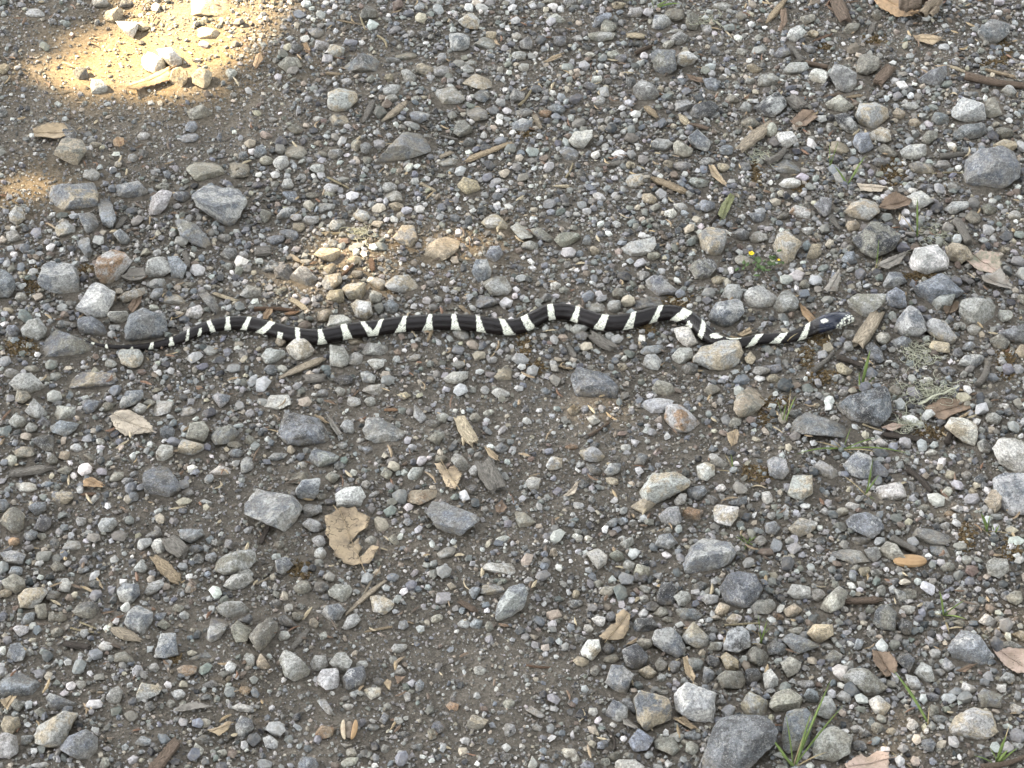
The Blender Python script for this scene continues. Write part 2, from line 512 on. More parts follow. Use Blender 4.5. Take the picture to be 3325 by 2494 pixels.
# entries by tile of the photograph: colour code (two letters: second shows in the mottling), * = sunk in the soil, then an outline or x,y,w,h[,turn]
STONES = {
'00': """t* 1470,50 1560,0 1960,10 1980,80 1900,150 1560,150 1480,110;l 870,30,150,110;d 1090,30,120,90;t 985,130,160,150;wl 1000,190 1180,190 1190,240 1140,340 1060,270;t 1240,230,110,90;
w 1220,520 1280,450 1400,500 1450,600 1340,640 1250,600;w 1360,430 1470,410 1560,500 1570,560 1490,590 1400,510;t 1545,670,150,190;t 1740,670,170,170;g 700,640,130,120;l 860,750,150,130;t* 1810,300,230,110;
n 1610,960 1740,900 1840,980 1800,1020 1640,1035;b 1655,1095,110,100;b* 1620,1190,190,90;g 1240,1175,110,80;d 1240,1330,100,90;l 1145,1365,90,80;tn 465,1330 545,1180 700,1210 745,1290 660,1440 600,1400;
b* 470,1100 560,1055 640,1110 690,1200 560,1200;b 2100,1350,80,90;n* 1780,1470,350,190;n* 2060,1480,220,140;l* 790,1520,160,130;lb 1005,1600 1190,1560 1280,1660 1230,1720 1080,1720 1020,1690;
l 1400,1615,120,80;t 30,600,100,110;g 20,970,90,120;b 1590,1640,90,60;t 830,1255,110,60;l 45,680,80,60;l* 390,10,170,60;l* 310,120,170,90;g 450,190,70,60;l 2000,640,100,100""",
'01': """bd*+ 760,580 910,460 1010,500 1110,590 1080,640 900,640 770,620;lt 620,800 720,745 860,770 870,870 790,960 700,980 625,940;bt* 615,1020 680,980 780,1000 800,1060 740,1110 630,1100;n 190,560 260,490 350,500 400,570 330,605 260,625;
lt 690,445,150,140;l 570,400,150,110;g 350,420,100,95;g* 510,285,170,100;n 900,130 960,10 1000,20 1060,160 940,185;g 1410,70,90,110;tl 1740,180 1860,100 1920,170 1920,260 1800,240;bl 1670,290 1760,260 1840,320 1840,440 1740,470 1680,420;
d 1440,305,110,80;l 1330,290,70,70;n* 1300,490,190,90;g 1190,530,140,70;nt 1460,600,150,110;g 1250,610 1300,590 1385,660 1360,720 1280,710;l 1600,620,130,120;l 1830,600,100,90;l 1850,545,110,60;l 1600,505,90,90;
gl 1090,780 1130,730 1240,730 1270,780 1200,840 1110,815;t 1150,675,90,80;l 1165,860,110,90;l 1370,850,70,65;nl* 1480,830 1560,780 1700,750 1800,850 1760,910 1560,930;tl* 1780,720 1900,630 2010,680 2080,740 1950,780;b* 1950,830,150,110;
g* 1800,960 1880,920 1990,960 2010,1040 1900,1080;n 1700,1150 1730,1040 1800,1035 1880,1130 1860,1190 1780,1200;g 1840,1230,120,90;bl 1325,970 1400,960 1505,990 1480,1030 1400,1075 1340,1040;g 1320,1080,100,70;
nb*+ 1010,1430 1150,1280 1260,1140 1390,1150 1470,1200 1560,1230 1500,1310 1300,1370 1100,1440;l* 1660,1400,220,80;t 1740,1600 1800,1530 1900,1560 1940,1640 1860,1690 1760,1660;g 950,1290,100,150;n 960,1390,80,90;nt 860,1260,90,120;
g 680,1330,130,100;n 570,1335,100,70;n* 340,1320,190,130;n 335,1120,150,100;l 530,1030,110,60;l 215,1410,140,130;n 95,1390,130,90;b 35,1320,110,150;l 530,1460,140,90;l 750,1555,120,60;l 275,1590,100,110;l 650,1630,130,110;l 390,1540,90,85;
l 1150,1620,130,100;g 780,710,90,80;g 140,1040,80,60;l* 1870,390 1960,320 2090,350 2080,410 1960,430;t 2030,300,90,110;l 2080,160,70,50""",
'02': """l 290,170 370,110 480,190 440,210 310,200;b 680,240 720,150 850,85 860,140 770,240;n 830,230,140,140;nl 650,290 780,275 895,290 860,340 730,370 670,330;l 550,335,120,60;d 410,350,110,130;g 120,380,110,130;d 410,270,120,60;g 1060,110,150,90;
bl 1200,240 1230,130 1320,130 1380,190 1360,250 1260,260;n* 1390,120,180,120;n 1550,200,110,200;g 1440,330,150,120;l 1340,390,140,70,30;bn 1200,470 1260,430 1400,440 1410,600 1320,675 1230,620;wt 1420,480 1500,430 1600,500 1560,570 1500,600 1430,550;
l 870,480,110,100;d 940,510,110,80;w 665,475,90,50;d 630,410,110,60;gl 1040,750 1120,680 1220,730 1270,820 1200,895 1070,880;d 1020,710,90,150;b 1650,680 1740,665 1785,710 1760,800 1690,800;b 1800,750,80,60;b 605,740 640,700 740,740 700,790 620,790;
w 725,695,100,80;l* 750,870,110,100;b 300,930 380,890 460,940 430,1000 340,990;o 280,980,110,80;g 100,980,160,80;bl 0,1060 80,1020 170,1050 160,1110 60,1150 0,1130;g 40,830,130,130;kd 1520,1000 1580,900 1700,870 1780,930 1720,1000 1580,1050;
g 1380,980 1410,880 1510,850 1570,920 1500,970;l 830,1035,90,80;d 910,1060,80,90;n 790,1110,100,70;l 480,1220 540,1130 690,1120 680,1190 600,1300 530,1270;b* 395,1280 470,1255 570,1320 560,1400 460,1410;w 720,1330,85,100;
gl 1195,1250 1240,1190 1320,1180 1390,1240 1330,1310 1220,1300;n 1390,1250 1430,1210 1560,1290 1540,1350 1470,1370 1400,1330;bl 1510,1200 1590,1115 1715,1230 1680,1310 1560,1270;b 1845,1300,120,100;g 1460,1440,180,100;t 1340,1420,90,80;
t 1020,1430,80,80;tl 980,1550 1020,1510 1130,1500 1120,1590 1050,1630 990,1610;l 1520,1570 1560,1530 1695,1560 1660,1620 1580,1630;dl 1680,1400,170,80;t 1820,1450,110,80;d 590,1510,90,110;g 1990,1440,150,80;n 1980,1040 2060,1005 2135,1070 2090,1110 1980,1130;
g 2010,930,120,120;lk 2080,920 2200,840 2290,790 2360,870 2350,930 2260,1010 2140,1000;n 1900,860,120,90;l 1980,450,100,70;t 2085,600,130,90;l 2050,700,90,70;l 2180,700,130,120;n 1975,140,100,80;l 1810,60,180,80;t 900,50,160,80;l 1680,260,90,90;
l 1410,270,170,50;l 60,480,120,80;l 95,585,100,80;w 40,320,90,80;n 320,10,150,60;g 510,30,150,80;w 180,30,90,50""",
'03': """bg 1810,260 1940,160 2060,210 2085,290 1960,385 1850,360;wl 150,350 200,250 270,220 330,280 290,330 200,375;t 390,290,100,70;n 630,290 700,200 800,205 770,260 720,300;n 340,170,150,80;n 940,130,90,110;bn 40,480 100,410 180,410 200,470 120,510;
b 360,425,130,80;l 135,600 200,540 340,545 355,590 280,640 180,650;w 340,680 380,610 440,585 525,640 500,720 400,710;gl 530,640 590,550 680,580 770,640 760,740 700,810 600,780;n 765,600 790,480 880,460 960,500 950,600 850,660 780,640;
bg 1290,690 1400,610 1560,560 1550,650 1480,750 1340,740;l 970,480,60,70;k 1060,500,120,70;n 495,890 620,820 740,920 680,970 540,970;lt 760,1000 800,900 900,880 1020,940 1030,1030 920,1120 820,1110;kl 580,990 680,970 770,1080 780,1140 720,1170 620,1090;
wt 880,1150 980,1095 1050,1120 1065,1210 1000,1240 900,1210;t 1130,980,110,110;l 1230,920,150,80;lw 1590,1070 1600,930 1680,835 1860,900 1880,1040 1740,1060;n 1870,980 1890,860 1960,840 2025,990 1960,1030 1890,1030;b 1580,1160 1680,1080 1860,1060 1890,1140 1830,1200 1660,1210;
bg 1685,1560 1720,1380 1850,1290 2000,1270 2130,1330 2170,1430 2150,1540 2000,1640 1800,1640;t 2050,1270,200,130;n 2040,1150,170,130;w 45,1210 90,1140 200,1130 260,1210 180,1280 90,1250;b 730,1220 760,1160 870,1150 910,1270 850,1340 760,1300;
t* 620,1280,170,130;n 940,1290 1010,1240 1130,1340 1080,1370 980,1330;l 1140,1310 1220,1250 1360,1245 1365,1340 1280,1390 1180,1380;n 1310,1220 1380,1130 1470,1140 1460,1190 1380,1260;tg 1220,1420 1290,1390 1400,1420 1430,1490 1330,1510 1240,1470;
g 1510,1430,150,90;bn* 160,1440,270,160;w 190,1590,190,100;lk 540,1110,80,130;l 40,690,110,120;n 30,1130,100,180;d 850,1400 980,1350 1050,1400 1030,1450 880,1450;b 1370,1620,150,70;g 1610,1620,120,90;l 2080,790,130,110;l 1960,800,80,60;b 1780,820,130,60;
b 1490,1030,150,120;t 1270,1060,110,80;l 450,1460,100,50;l 320,1470,80,50""",
'10': """bt*+ 430,60 480,-60 760,-90 840,10 840,120 640,150 460,170;b*+ 840,0 960,20 1000,250 960,370 900,330 850,150;bl*+ 680,190 840,180 850,340 740,350;b*+ 640,400 760,390 800,560 780,610 700,500;lt* 560,320,180,150;
bl*+ 1660,40 1760,-30 1900,-60 2080,-20 2120,80 2030,130 2040,260 1960,320 1880,200 1700,110;lt 80,190 130,120 190,140 220,230 150,290 90,250;l 120,390,130,110;l 1280,160 1310,50 1400,-20 1480,10 1450,100 1380,200 1300,195;b 1570,40,150,100;
bn*+ 1510,250 1560,225 1680,270 1800,390 1860,500 1700,470 1560,380;bl 980,360 1040,315 1120,390 1120,450 1060,460;lo 830,660 850,570 960,490 1070,520 1140,600 1080,680 1000,790 880,790 830,730;lb 330,780 370,640 480,600 620,620 670,740 680,860 580,910 400,840;
l 1245,720 1280,590 1380,560 1480,620 1490,680 1400,730 1280,755;b 1450,560 1530,550 1610,640 1580,740 1490,770;bl 1250,790 1330,750 1470,740 1480,790 1400,840 1290,830;b 1290,910 1330,830 1410,830 1400,890 1360,950;tl 1010,920 1080,860 1240,820 1250,880 1150,930 1070,965;
lw 660,1010 720,950 780,800 840,780 980,870 970,960 900,1090 760,1080;b -80,700 20,655 110,740 130,820 90,910 0,960 -80,940;l 190,910,120,80;l 930,1060 960,1000 1080,990 1120,1080 1050,1140 960,1120;l 990,1175,100,70;
bg 1080,1190 1130,1060 1240,1010 1420,1060 1440,1190 1380,1260 1100,1280;lt* 1370,960 1480,880 1560,900 1620,970 1500,980;w 1600,1070 1620,1010 1720,970 1755,1020 1720,1100 1640,1100;w 1330,1000,90,55;g* 1690,850 1800,850 1920,1030 1850,1060;
b 675,1120 700,1080 800,1070 880,1130 940,1240 800,1240 690,1220;l 180,1190 240,1110 330,1085 400,1170 390,1240 310,1300 200,1270;b 115,1200,130,120;b 465,1150 520,1100 630,1130 600,1170 500,1190;bn* 330,1460 380,1300 490,1185 700,1270 820,1320 700,1440;
lt 1025,1430 1040,1360 1200,1360 1245,1420 1210,1500 1120,1520 1050,1480;l 960,1480,100,80;l* 1820,1370,140,100;g 1880,560 1950,480 2040,490 2060,580 1960,600;g 1930,395,130,90;l 1950,640,120,70;l 2100,550,90,80;l 2125,660,90,80;
l 2070,890 2140,800 2240,830 2260,900 2160,930;n 1860,820,90,50;n 1620,800,140,50;g 2100,1390,90,80;bt* 550,1660 580,1550 700,1540 980,1560 1010,1620 960,1690 600,1700;l 80,1650 160,1570 260,1560 360,1640 400,1700 300,1750 180,1740;l 100,1570,130,100;
n 280,1530,150,70;l 480,1590,100,80;t 60,1030,120,70;g 2170,1100,80,40""",
'11': """n 80,200,100,140;b 220,0 340,-10 370,90 300,100;bl 170,210 220,150 320,110 360,160 300,220 200,240;l 390,250 430,205 545,205 540,260 440,295;l 345,220,110,70;b 195,340 250,315 350,330 365,390 320,430 230,400;b 160,410,170,90;
g* 510,150 560,90 690,100 660,160 570,190;l 625,290 660,240 760,235 770,290 720,345 650,330;wt 830,200 880,140 960,170 985,230 920,270 850,230;b 815,135,90,70;l* 1080,40 1160,-40 1250,10 1260,90 1150,110;t 1210,130,130,90;
t 505,540 570,480 710,480 760,570 730,620 600,600;t 645,660,130,90;t 845,595,140,80;lg 275,740 380,640 450,660 525,750 470,810 340,820;d 230,690,160,140;tl 565,790 600,720 720,700 740,770 660,850 590,840;tl 740,840 800,780 940,780 960,830 940,930 810,950;
t 600,910 640,850 750,840 760,960 640,965;tl 970,780 1040,735 1120,760 1100,850 1000,840;lt 1110,800 1200,720 1310,715 1390,790 1420,850 1300,880 1160,850;l 1030,910,110,150;wt 820,970 860,930 980,950 1005,1060 950,1120 860,1080;t 590,1070,140,120;
w 610,1160 650,1060 750,1060 830,1110 800,1160 640,1190;b 1160,990,140,130;d 540,915,90,70;b* 50,700 120,580 200,620 180,700;l 450,610,130,60;b 660,445,110,70;tb* 1180,390 1270,280 1370,290 1390,420 1340,510 1220,430;
t* 1420,540 1500,440 1640,370 1760,420 1720,540 1560,600 1450,580;tw* 1940,260 2020,200 2100,200 2180,280 2220,340 2000,320;b 1980,550 2020,470 2090,460 2135,540 2120,610 2020,610;bl 1860,690 1900,590 1990,580 2030,680 2020,740 1910,780;
nl 1955,790 2030,740 2140,725 2210,840 2180,910 2040,910;b* 1840,960 1910,890 2040,910 2100,960 1960,1020;l 1560,925,90,70;d 870,710,110,80;l 40,1420 90,1350 240,1370 260,1440 200,1490 80,1480;wt 255,1350 330,1270 390,1250 470,1310 520,1380 450,1440 340,1450 290,1410;
l 640,1320 760,1340 800,1430 790,1530 640,1530;l 860,1440,120,120;lg 910,1390 960,1300 1120,1320 1150,1390 1080,1430 950,1410;w 955,1460 1010,1430 1110,1450 1100,1500 1030,1545;lb 900,1560 960,1540 1030,1590 1020,1650 920,1640;t* 860,1285,160,80;
l* 1360,1430,130,70;l 1620,1610 1700,1550 1830,1550 1820,1610 1740,1660 1640,1650;d 750,1620,170,100;d 125,1540,120,100;l 225,1530,100,80;l 2050,1450,120,70;l* 1770,1230,160,100;tn* 2130,1580,150,150;t 370,310,110,90;t 210,1290,90,80;
n 640,20,130,50;n 480,30,120,60""",
'12': """n 355,410 420,350 560,345 595,400 560,470 440,485;nb 150,320 230,300 360,400 330,440 220,410;l* -20,300 40,265 120,290 180,380 60,400;l 150,460,150,90;b 585,460 650,330 680,420 670,490 600,490;w 750,50,120,90;t 1110,20 1180,0 1260,60 1230,110 1130,100;
l 1385,100 1470,90 1560,160 1540,180 1430,170;b 1610,100 1640,65 1750,90 1740,150 1680,180 1620,150;w 1365,190,110,100;l* 935,490 1020,430 1220,390 1240,450 1160,560 980,570;gt 1600,380 1700,290 1830,320 1845,420 1790,560 1720,575 1640,500;
dn 1530,640 1580,590 1730,570 1760,640 1700,740 1580,765 1540,720;bl 1140,780 1220,710 1320,760 1415,840 1400,880 1200,900 1150,850;l 1120,720,120,90;n 860,860 900,825 970,830 975,900 920,935 870,910;l 815,980 850,935 930,935 935,1000 900,1050 830,1030;
b* 1040,970 1080,920 1310,915 1340,960 1250,1000 1060,1010;t 710,510,90,90;w 375,810,100,80;l 2040,400 2080,350 2190,345 2200,410 2080,450;b 2030,180 2200,170 2210,260 2090,270;g 1960,370,160,120;l* 2000,590,180,110;l 1815,880 1860,790 1960,800 1990,880 1970,940 1830,930;
l 2000,890 2040,830 2150,800 2250,830 2300,900 2260,980 2140,1010 2030,980;bl 1700,1060 1760,950 1900,920 1990,960 1995,1040 1900,1150 1780,1170 1710,1110;w 1390,1180 1460,1145 1520,1160 1600,1300 1560,1330 1480,1340 1420,1260;
lt 1560,1440 1630,1340 1780,1290 1940,1290 1980,1380 1930,1510 1830,1550 1720,1540 1570,1470;l 1370,1410 1440,1350 1540,1340 1560,1420 1490,1480 1400,1485;l 1120,1490 1150,1410 1230,1400 1285,1460 1260,1540 1180,1530;b 1105,1370 1150,1330 1290,1320 1310,1370 1230,1410 1120,1410;
l 495,1190 550,1140 650,1150 640,1200 540,1240;d 600,1240,120,90;d 1460,1510 1520,1470 1600,1490 1590,1590 1480,1590;t 945,1510,110,80;l 320,1460 370,1450 410,1560 340,1560;b*+ 510,1600 570,1510 690,1560 830,1580 910,1680 900,1790 560,1760 520,1680;
t 2050,1440,100,140;l 2150,1550,160,90;t 1780,760,120,80;g 285,910,100,80;l 900,280,80,70;n 1220,555,110,80;l* 730,1000,150,90""",
'13': """wo 185,170 240,110 370,150 360,230 240,220;g 400,110 470,40 550,60 540,180 470,220;tl 645,180 720,100 900,40 960,170 860,250 700,210;kn 740,410 900,260 1040,290 1150,370 1080,490 940,580 820,520;lt 40,440 90,350 160,330 290,440 220,580 170,630 80,560;
t 330,570 380,450 460,450 460,540 400,590;l 350,330,110,90;b 630,590 680,510 740,510 770,610 700,650;wl 1220,610 1270,500 1460,450 1540,560 1540,650 1350,720 1240,690;t 1540,480 1600,430 1720,470 1770,560 1660,620 1560,580;l 1200,30 1320,-20 1430,80 1300,160 1220,170;
bl 1520,150 1600,80 1720,70 1735,130 1600,200;n 1840,130 1900,100 1980,150 1970,210 1870,200;n* 1770,220,150,120;lb 970,840 1050,690 1150,690 1200,780 1100,820 1000,860;b 1260,820 1480,700 1560,740 1680,860 1600,920 1400,975 1280,930;
l 1410,950 1560,840 1615,890 1580,1000 1510,1030 1430,1000;b 1020,880 1110,820 1180,870 1200,990 1120,1010 1030,980;nl 660,940 780,880 1020,880 1000,950 850,1090 760,1100;l 1660,1040 1680,930 1790,910 1950,960 1970,1070 1830,1160 1700,1130;
l 1950,1100 2010,1020 2130,1020 2100,1090 2000,1145;lb 1080,1250 1130,1080 1230,970 1310,1040 1370,1180 1290,1270;lt 1370,1130 1420,1090 1530,1120 1640,1250 1590,1320 1480,1290 1380,1200;b 1060,1290 1170,1240 1290,1290 1250,1340 1170,1370 1090,1340;
bd 845,1340 900,1300 980,1360 1000,1460 960,1480 880,1430;t 1390,1340 1430,1280 1560,1300 1570,1390 1450,1380;bl 1635,1490 1700,1410 1830,1400 1870,1440 1800,1530 1690,1510;b 1560,1540,130,90;n 1920,1280 2000,1220 2090,1290 2050,1360 1960,1350;
d 1990,1210 2130,1200 2300,1110 2300,1290 2120,1320;t 2130,1380 2180,1320 2260,1320 2260,1440 2160,1430;l 45,990 120,860 190,850 270,940 230,1030 90,1050;l 710,1230,130,90;n 320,800,90,100;g 700,1340,90,100;t 585,1490 640,1470 730,1540 700,1590 600,1560;
b 50,1530,140,90;t 50,1610,130,80;l 1660,1160,110,90;l 1780,1190,130,100;n 2150,900 2230,860 2240,990 2180,980;b 1730,1340,130,90;d 1640,1390,100,90;n 1000,1270,140,120;d 130,210,110,80;t 740,290,130,90;l 2130,200,120,90;t 2040,500,110,70""",
'20': """tn 135,160 150,50 230,60 270,110 200,170;l 220,230 290,120 410,250 380,310 260,280;l 80,320 120,260 200,280 235,340 190,380 100,380;l 435,230 460,180 640,200 645,280 540,310 440,300;b 440,360 520,310 680,340 650,400 570,455 450,410;b 325,330 370,275 440,330 420,390;
l 270,380,100,100;b 700,210 770,120 860,150 820,230 740,265;no 870,200 910,150 1010,170 990,220 900,245;lb 1030,180 1090,60 1230,50 1240,100 1180,170 1060,210;l 1145,220 1200,160 1275,190 1240,260 1180,255;n 1285,160,120,70;l* 1310,230 1360,150 1490,150 1470,240 1330,280;
lb 1830,110 1870,75 1990,100 1970,150 1900,210;l* 1610,240,170,80;n 1605,460 1640,340 1770,330 1810,400 1740,520 1640,490;bn 1825,450 1880,380 1990,350 2075,430 2040,500 1850,520;lt 1535,550 1580,475 1750,520 1770,630 1540,610;l 1345,590 1400,510 1490,530 1490,620 1430,680 1360,660;
b 1450,420,130,130;b 2040,600,140,90;n 2025,520,130,60;bl 2080,680 2110,615 2170,640 2195,740 2140,780 2080,780;tn 110,580 180,540 280,540 315,590 260,640 150,640;d 270,480 360,440 470,450 460,580 380,570;t 555,620,105,100;n 95,660,100,110;n 455,660,90,120;
n 485,750 570,700 620,730 590,790;n 760,630,150,70;n 940,830 980,750 1070,760 1060,820 970,850;g 1100,840,110,80;bd* 1230,760 1330,700 1480,750 1540,860 1560,920 1420,1020 1260,950;g* 1620,930,100,100;w* 1800,770 1900,700 2060,740 1960,800;
bt 440,970 460,925 620,930 635,980 560,1050 450,1040;b 235,1060 300,1020 390,1020 400,1090 310,1140;d 290,1250 350,1120 440,1160 440,1230 380,1280;nt 0,1180 60,1090 130,1060 210,1120 200,1300 110,1290;b -30,1000 50,990 90,1050 30,1110 -30,1100;
l 845,1210 880,1160 990,1155 1010,1210 960,1275 870,1270;l 700,1185,90,90;l 690,1300 770,1255 815,1280 770,1330;l 765,1010 820,950 860,980 800,1040;b 1155,975,85,100;b 1545,1250 1620,1260 1740,1250 1760,1300 1650,1375 1560,1330;
l 1160,1430 1200,1340 1300,1325 1320,1370 1240,1430 1170,1450;w 1370,1400,130,140;l 1150,1590 1220,1510 1280,1590 1240,1650 1160,1650;lb -10,1450 100,1430 220,1470 180,1570 60,1540;b 130,1620,130,100;l* 630,1400,180,100;b 470,1380,80,150;b 270,1310,120,100;n 360,1320,80,70;
b 1690,1420,120,70;g 1710,1510,100,90;b 1820,1500,110,90;g 1985,1390,100,100;g 1870,1370,110,70;nl 1850,1600 1900,1510 2050,1440 2200,1430 2210,1530 2120,1620 1940,1650;l 2100,1650,190,100;l 1780,1020,110,60;g 1330,1310,140,80;n 500,1570,140,90;g 720,1600,100,70;b 765,1500,120,50;
w* 220,890,200,90;w 870,500,90,60;l 660,550,110,80;o 120,1360,90,90;n 2160,480,80,120""",
'21': """bl*+ -110,1040 0,910 80,930 280,960 390,1080 280,1290 200,1250 0,1160 -90,1120;bk*+ 190,430 260,270 400,260 530,290 620,430 620,500 420,540 260,520;bl*+ 920,390 960,300 1090,300 1200,360 1280,420 1230,500 1020,510 950,470;
lb 455,640 500,560 640,590 710,620 680,690 560,720 470,690;n 580,800 650,750 730,790 670,860;lb 340,920 400,830 550,815 540,930 480,1020 360,980;n* 190,850 350,760 590,750 600,830 380,860;l 395,1090 430,1030 560,1050 570,1100 470,1150 410,1140;
wl 680,950 760,890 900,890 940,960 900,1050 700,1060;l 395,1200 460,1155 540,1180 585,1260 520,1290 440,1250;w 555,1460,110,110;l 545,1350,140,100,-30;bl 165,1520 260,1490 320,1560 240,1650 180,1620;l 720,370 760,310 835,310 845,430 760,420;
l 775,200 800,100 890,120 905,170 840,200;l 980,150,100,80;l 915,60 960,10 1100,0 1130,80 1050,110;t 1215,90 1290,65 1340,100 1280,140;l 720,65,90,90;l 1365,170 1430,230 1485,300 1420,340 1360,280;d 1520,340,140,70;l 1610,290,110,100;n 1475,470 1570,390 1630,430 1570,530;
n 1890,290,110,80;l 2000,250,110,60,25;nb 2050,560 2110,500 2180,550 2120,610;nl 1680,650 1720,585 1780,620 1860,720 1800,760 1740,740;l 1305,780 1350,720 1440,720 1440,790 1390,840 1320,820;n 1070,780 1110,715 1180,760 1150,830;d 1860,910,110,90;
bg*+ 1475,1120 1530,1020 1650,1020 1890,1130 1880,1200 1750,1320 1560,1240;to* 1290,1010 1340,920 1560,910 1590,960 1400,1040;n 1130,1330 1190,1290 1245,1380 1200,1400;l* 990,1350,110,90;l* 1560,1460 1660,1400 1740,1400 1700,1480 1600,1520;
lw* 1940,1600 2000,1540 2200,1540 2280,1600 2200,1660;l 2130,1350,130,90;bl 100,640 150,590 270,600 240,640 160,670;b 720,700,100,80;b 895,535 1000,535 1010,600 950,610;w 400,700,85,65;l 745,530,90,60;l 1970,50,90,80;w 2030,70 2080,30 2200,50 2180,110 2080,120;
b 1310,1190,90,70;l 1880,750,100,100;t 300,570,80,90;l* 60,180 130,90 280,90 300,170 150,230;b 570,80,100,80;n 1600,650,120,70;n 560,970,110,70;d 640,1020,100,70;w 900,490,90,50;w 1020,950,120,50,25;n 200,1390,100,80;l 950,870,90,80""",
'22': """n 1210,30 1250,-40 1360,-10 1450,100 1340,120 1240,100;l 1085,200 1150,140 1280,115 1400,140 1310,240 1130,260;lo 1310,290 1330,180 1460,170 1560,270 1630,350 1540,410 1400,420;n 1645,60 1700,0 1790,0 1800,50 1690,110;
tn* 1920,230 1930,110 2060,20 2200,20 2190,150 2080,290 1960,290;n 1860,350 1910,280 1980,290 1970,350 1880,380;t 470,220 530,170 585,220 570,270 500,270;l 640,290 700,265 765,320 690,360;b 620,220,80,80;lt 575,590 640,550 720,540 815,640 760,680 620,660;
lt 285,700 340,620 430,640 430,720 320,750;d 620,720 700,680 770,750 750,800 660,790;bl 790,760 840,680 945,680 920,760 840,805;t 860,840,120,70;bk 610,865,110,90;w 110,850 150,800 240,810 220,910 160,925;l 980,550,90,70;d 1050,690 1090,590 1170,620 1130,710;
lt 1110,920 1220,770 1400,760 1530,820 1520,880 1380,970 1220,1035 1120,1000;b 1510,900 1650,875 1680,930 1620,1000 1520,1000;l 1390,1010 1450,940 1510,940 1490,1030 1420,1060;wt 1590,710 1660,670 1740,700 1750,780 1680,835 1600,820;l 1690,620 1740,590 1870,690 1830,730 1730,720;
wt 1740,1080 1770,1040 1950,1060 1940,1140 1880,1220 1740,1180;lb 1265,1140 1340,1070 1430,1050 1455,1190 1380,1240 1290,1190;do 1460,1100 1520,1060 1640,1090 1620,1190 1500,1190;lb 1225,1400 1270,1300 1360,1290 1425,1370 1340,1430;b 780,1230 870,1150 920,1160 890,1230 810,1250;
l 640,1450 740,1415 815,1480 810,1550 740,1600 690,1540;n 835,1470 900,1430 960,1460 970,1530 890,1545;n 1040,1640 1080,1550 1180,1580 1190,1660 1080,1680;l 1005,1570,100,100;l 920,1370 1040,1315 1050,1380 970,1430;
bl*+ 1470,1560 1560,1400 1650,1330 1860,1360 1920,1450 1880,1540 1650,1640 1500,1640;b 1860,1020 2020,960 2020,1030 1930,1070;g 1720,1000,120,90;w 1800,900,90,80;w 560,1320,100,60;w 655,1335,80,60;n* 0,1090 110,1110 200,1190 150,1230 60,1240;w 2190,985,110,120;
l 2140,1350,120,90;t 350,1460,80,90;l 570,1045,100,60;d 720,530,100,70;o 510,540,120,60;d 900,640,90,50;g 1040,1200,90,70;b 960,1180,80,80;t* 1150,1050,280,120;l 560,1280,90,60;l 1340,1260,80,60;t 660,1070,0,0""",
'23': """bk 590,210 700,110 880,60 1000,10 1040,80 1060,260 960,360 720,310;n 1100,60,110,110;b* 190,390 250,290 350,240 480,290 700,380 840,420 760,470 480,450 300,440;b 240,260,130,90;w 580,300,90,70;w 905,500 970,460 1050,520 1000,550;
wt 1530,370 1580,290 1690,290 1800,360 1810,440 1790,540 1690,500;l 1845,280 1950,240 2020,290 1980,360 1900,340;lk 1810,510 1870,470 1940,540 1900,610 1830,590;w 1950,560 2000,480 2100,470 2260,500 2280,780 2100,770 2000,680;
lb 1950,820 2040,770 2260,780 2260,1130 2060,1130 1980,1000;t 1870,1010 1930,910 2025,910 2010,1060 1960,1130;lb 0,660 60,625 150,650 180,760 120,840 20,830;lt 170,950 220,790 380,790 380,940 300,1020;l* 390,720 450,650 600,740 620,860 550,860;
bl 650,700 770,585 880,620 900,800 800,820 690,780;b 890,680 950,660 1050,760 1020,810 900,800;wk* 870,960 950,880 1150,840 1210,970 1100,1020 900,1010;tl 175,1250 280,1150 440,1190 400,1260 270,1330;b 680,1180 740,1130 850,1105 960,1160 995,1240 910,1340 800,1290 700,1240;
bg* 1240,1320 1290,1240 1400,1250 1610,1310 1570,1370 1380,1390;bl* 1390,1400 1600,1370 1610,1470 1540,1530 1420,1470;n 970,1420 1030,1350 1110,1380 1190,1500 1070,1520 980,1480;lb* 530,1450 620,1400 800,1440 890,1530 740,1550 560,1490;
g 830,1430 940,1400 985,1480 920,1540 870,1500;l 1890,1550 1930,1510 2070,1510 2080,1610 2000,1680 1900,1640;w 665,1050 700,1015 795,1040 780,1080 690,1080;l 650,75,90,70;w 1410,590,100,60;wb 1575,1070 1640,1040 1720,1070 1650,1110;l 445,1100 490,1060 555,1110 520,1140;
n 640,1100,110,80;n 1280,1080 1340,1030 1400,1050 1360,1115;d 1760,830 1840,770 1910,800 1850,870;b -20,1200 60,1180 110,1240 60,1310 -20,1290;l 30,1140,80,70;k 460,1360,90,90;n 1550,1580,150,90;t 840,1620,110,90;l 760,1590,90,70;l 940,1630,100,80;
b 2035,120 2100,80 2160,110 2120,160;g 1950,100,100,80;w 2030,195,110,60;b 1205,830 1260,850 1280,910 1230,910;t 1770,930,80,80;nd 800,1360,200,80;l 1460,890,100,70;w 1550,930,90,100;l 1510,850,70,60;g 1720,790,90,80;n 1470,1180,110,60;l 1530,1230,90,80;o 1570,1120,100,60;
d 1270,960,80,70;d 1370,970,90,70;l 1720,1520,100,80;l 1140,1100,60,80;l 1230,1140,80,60""",
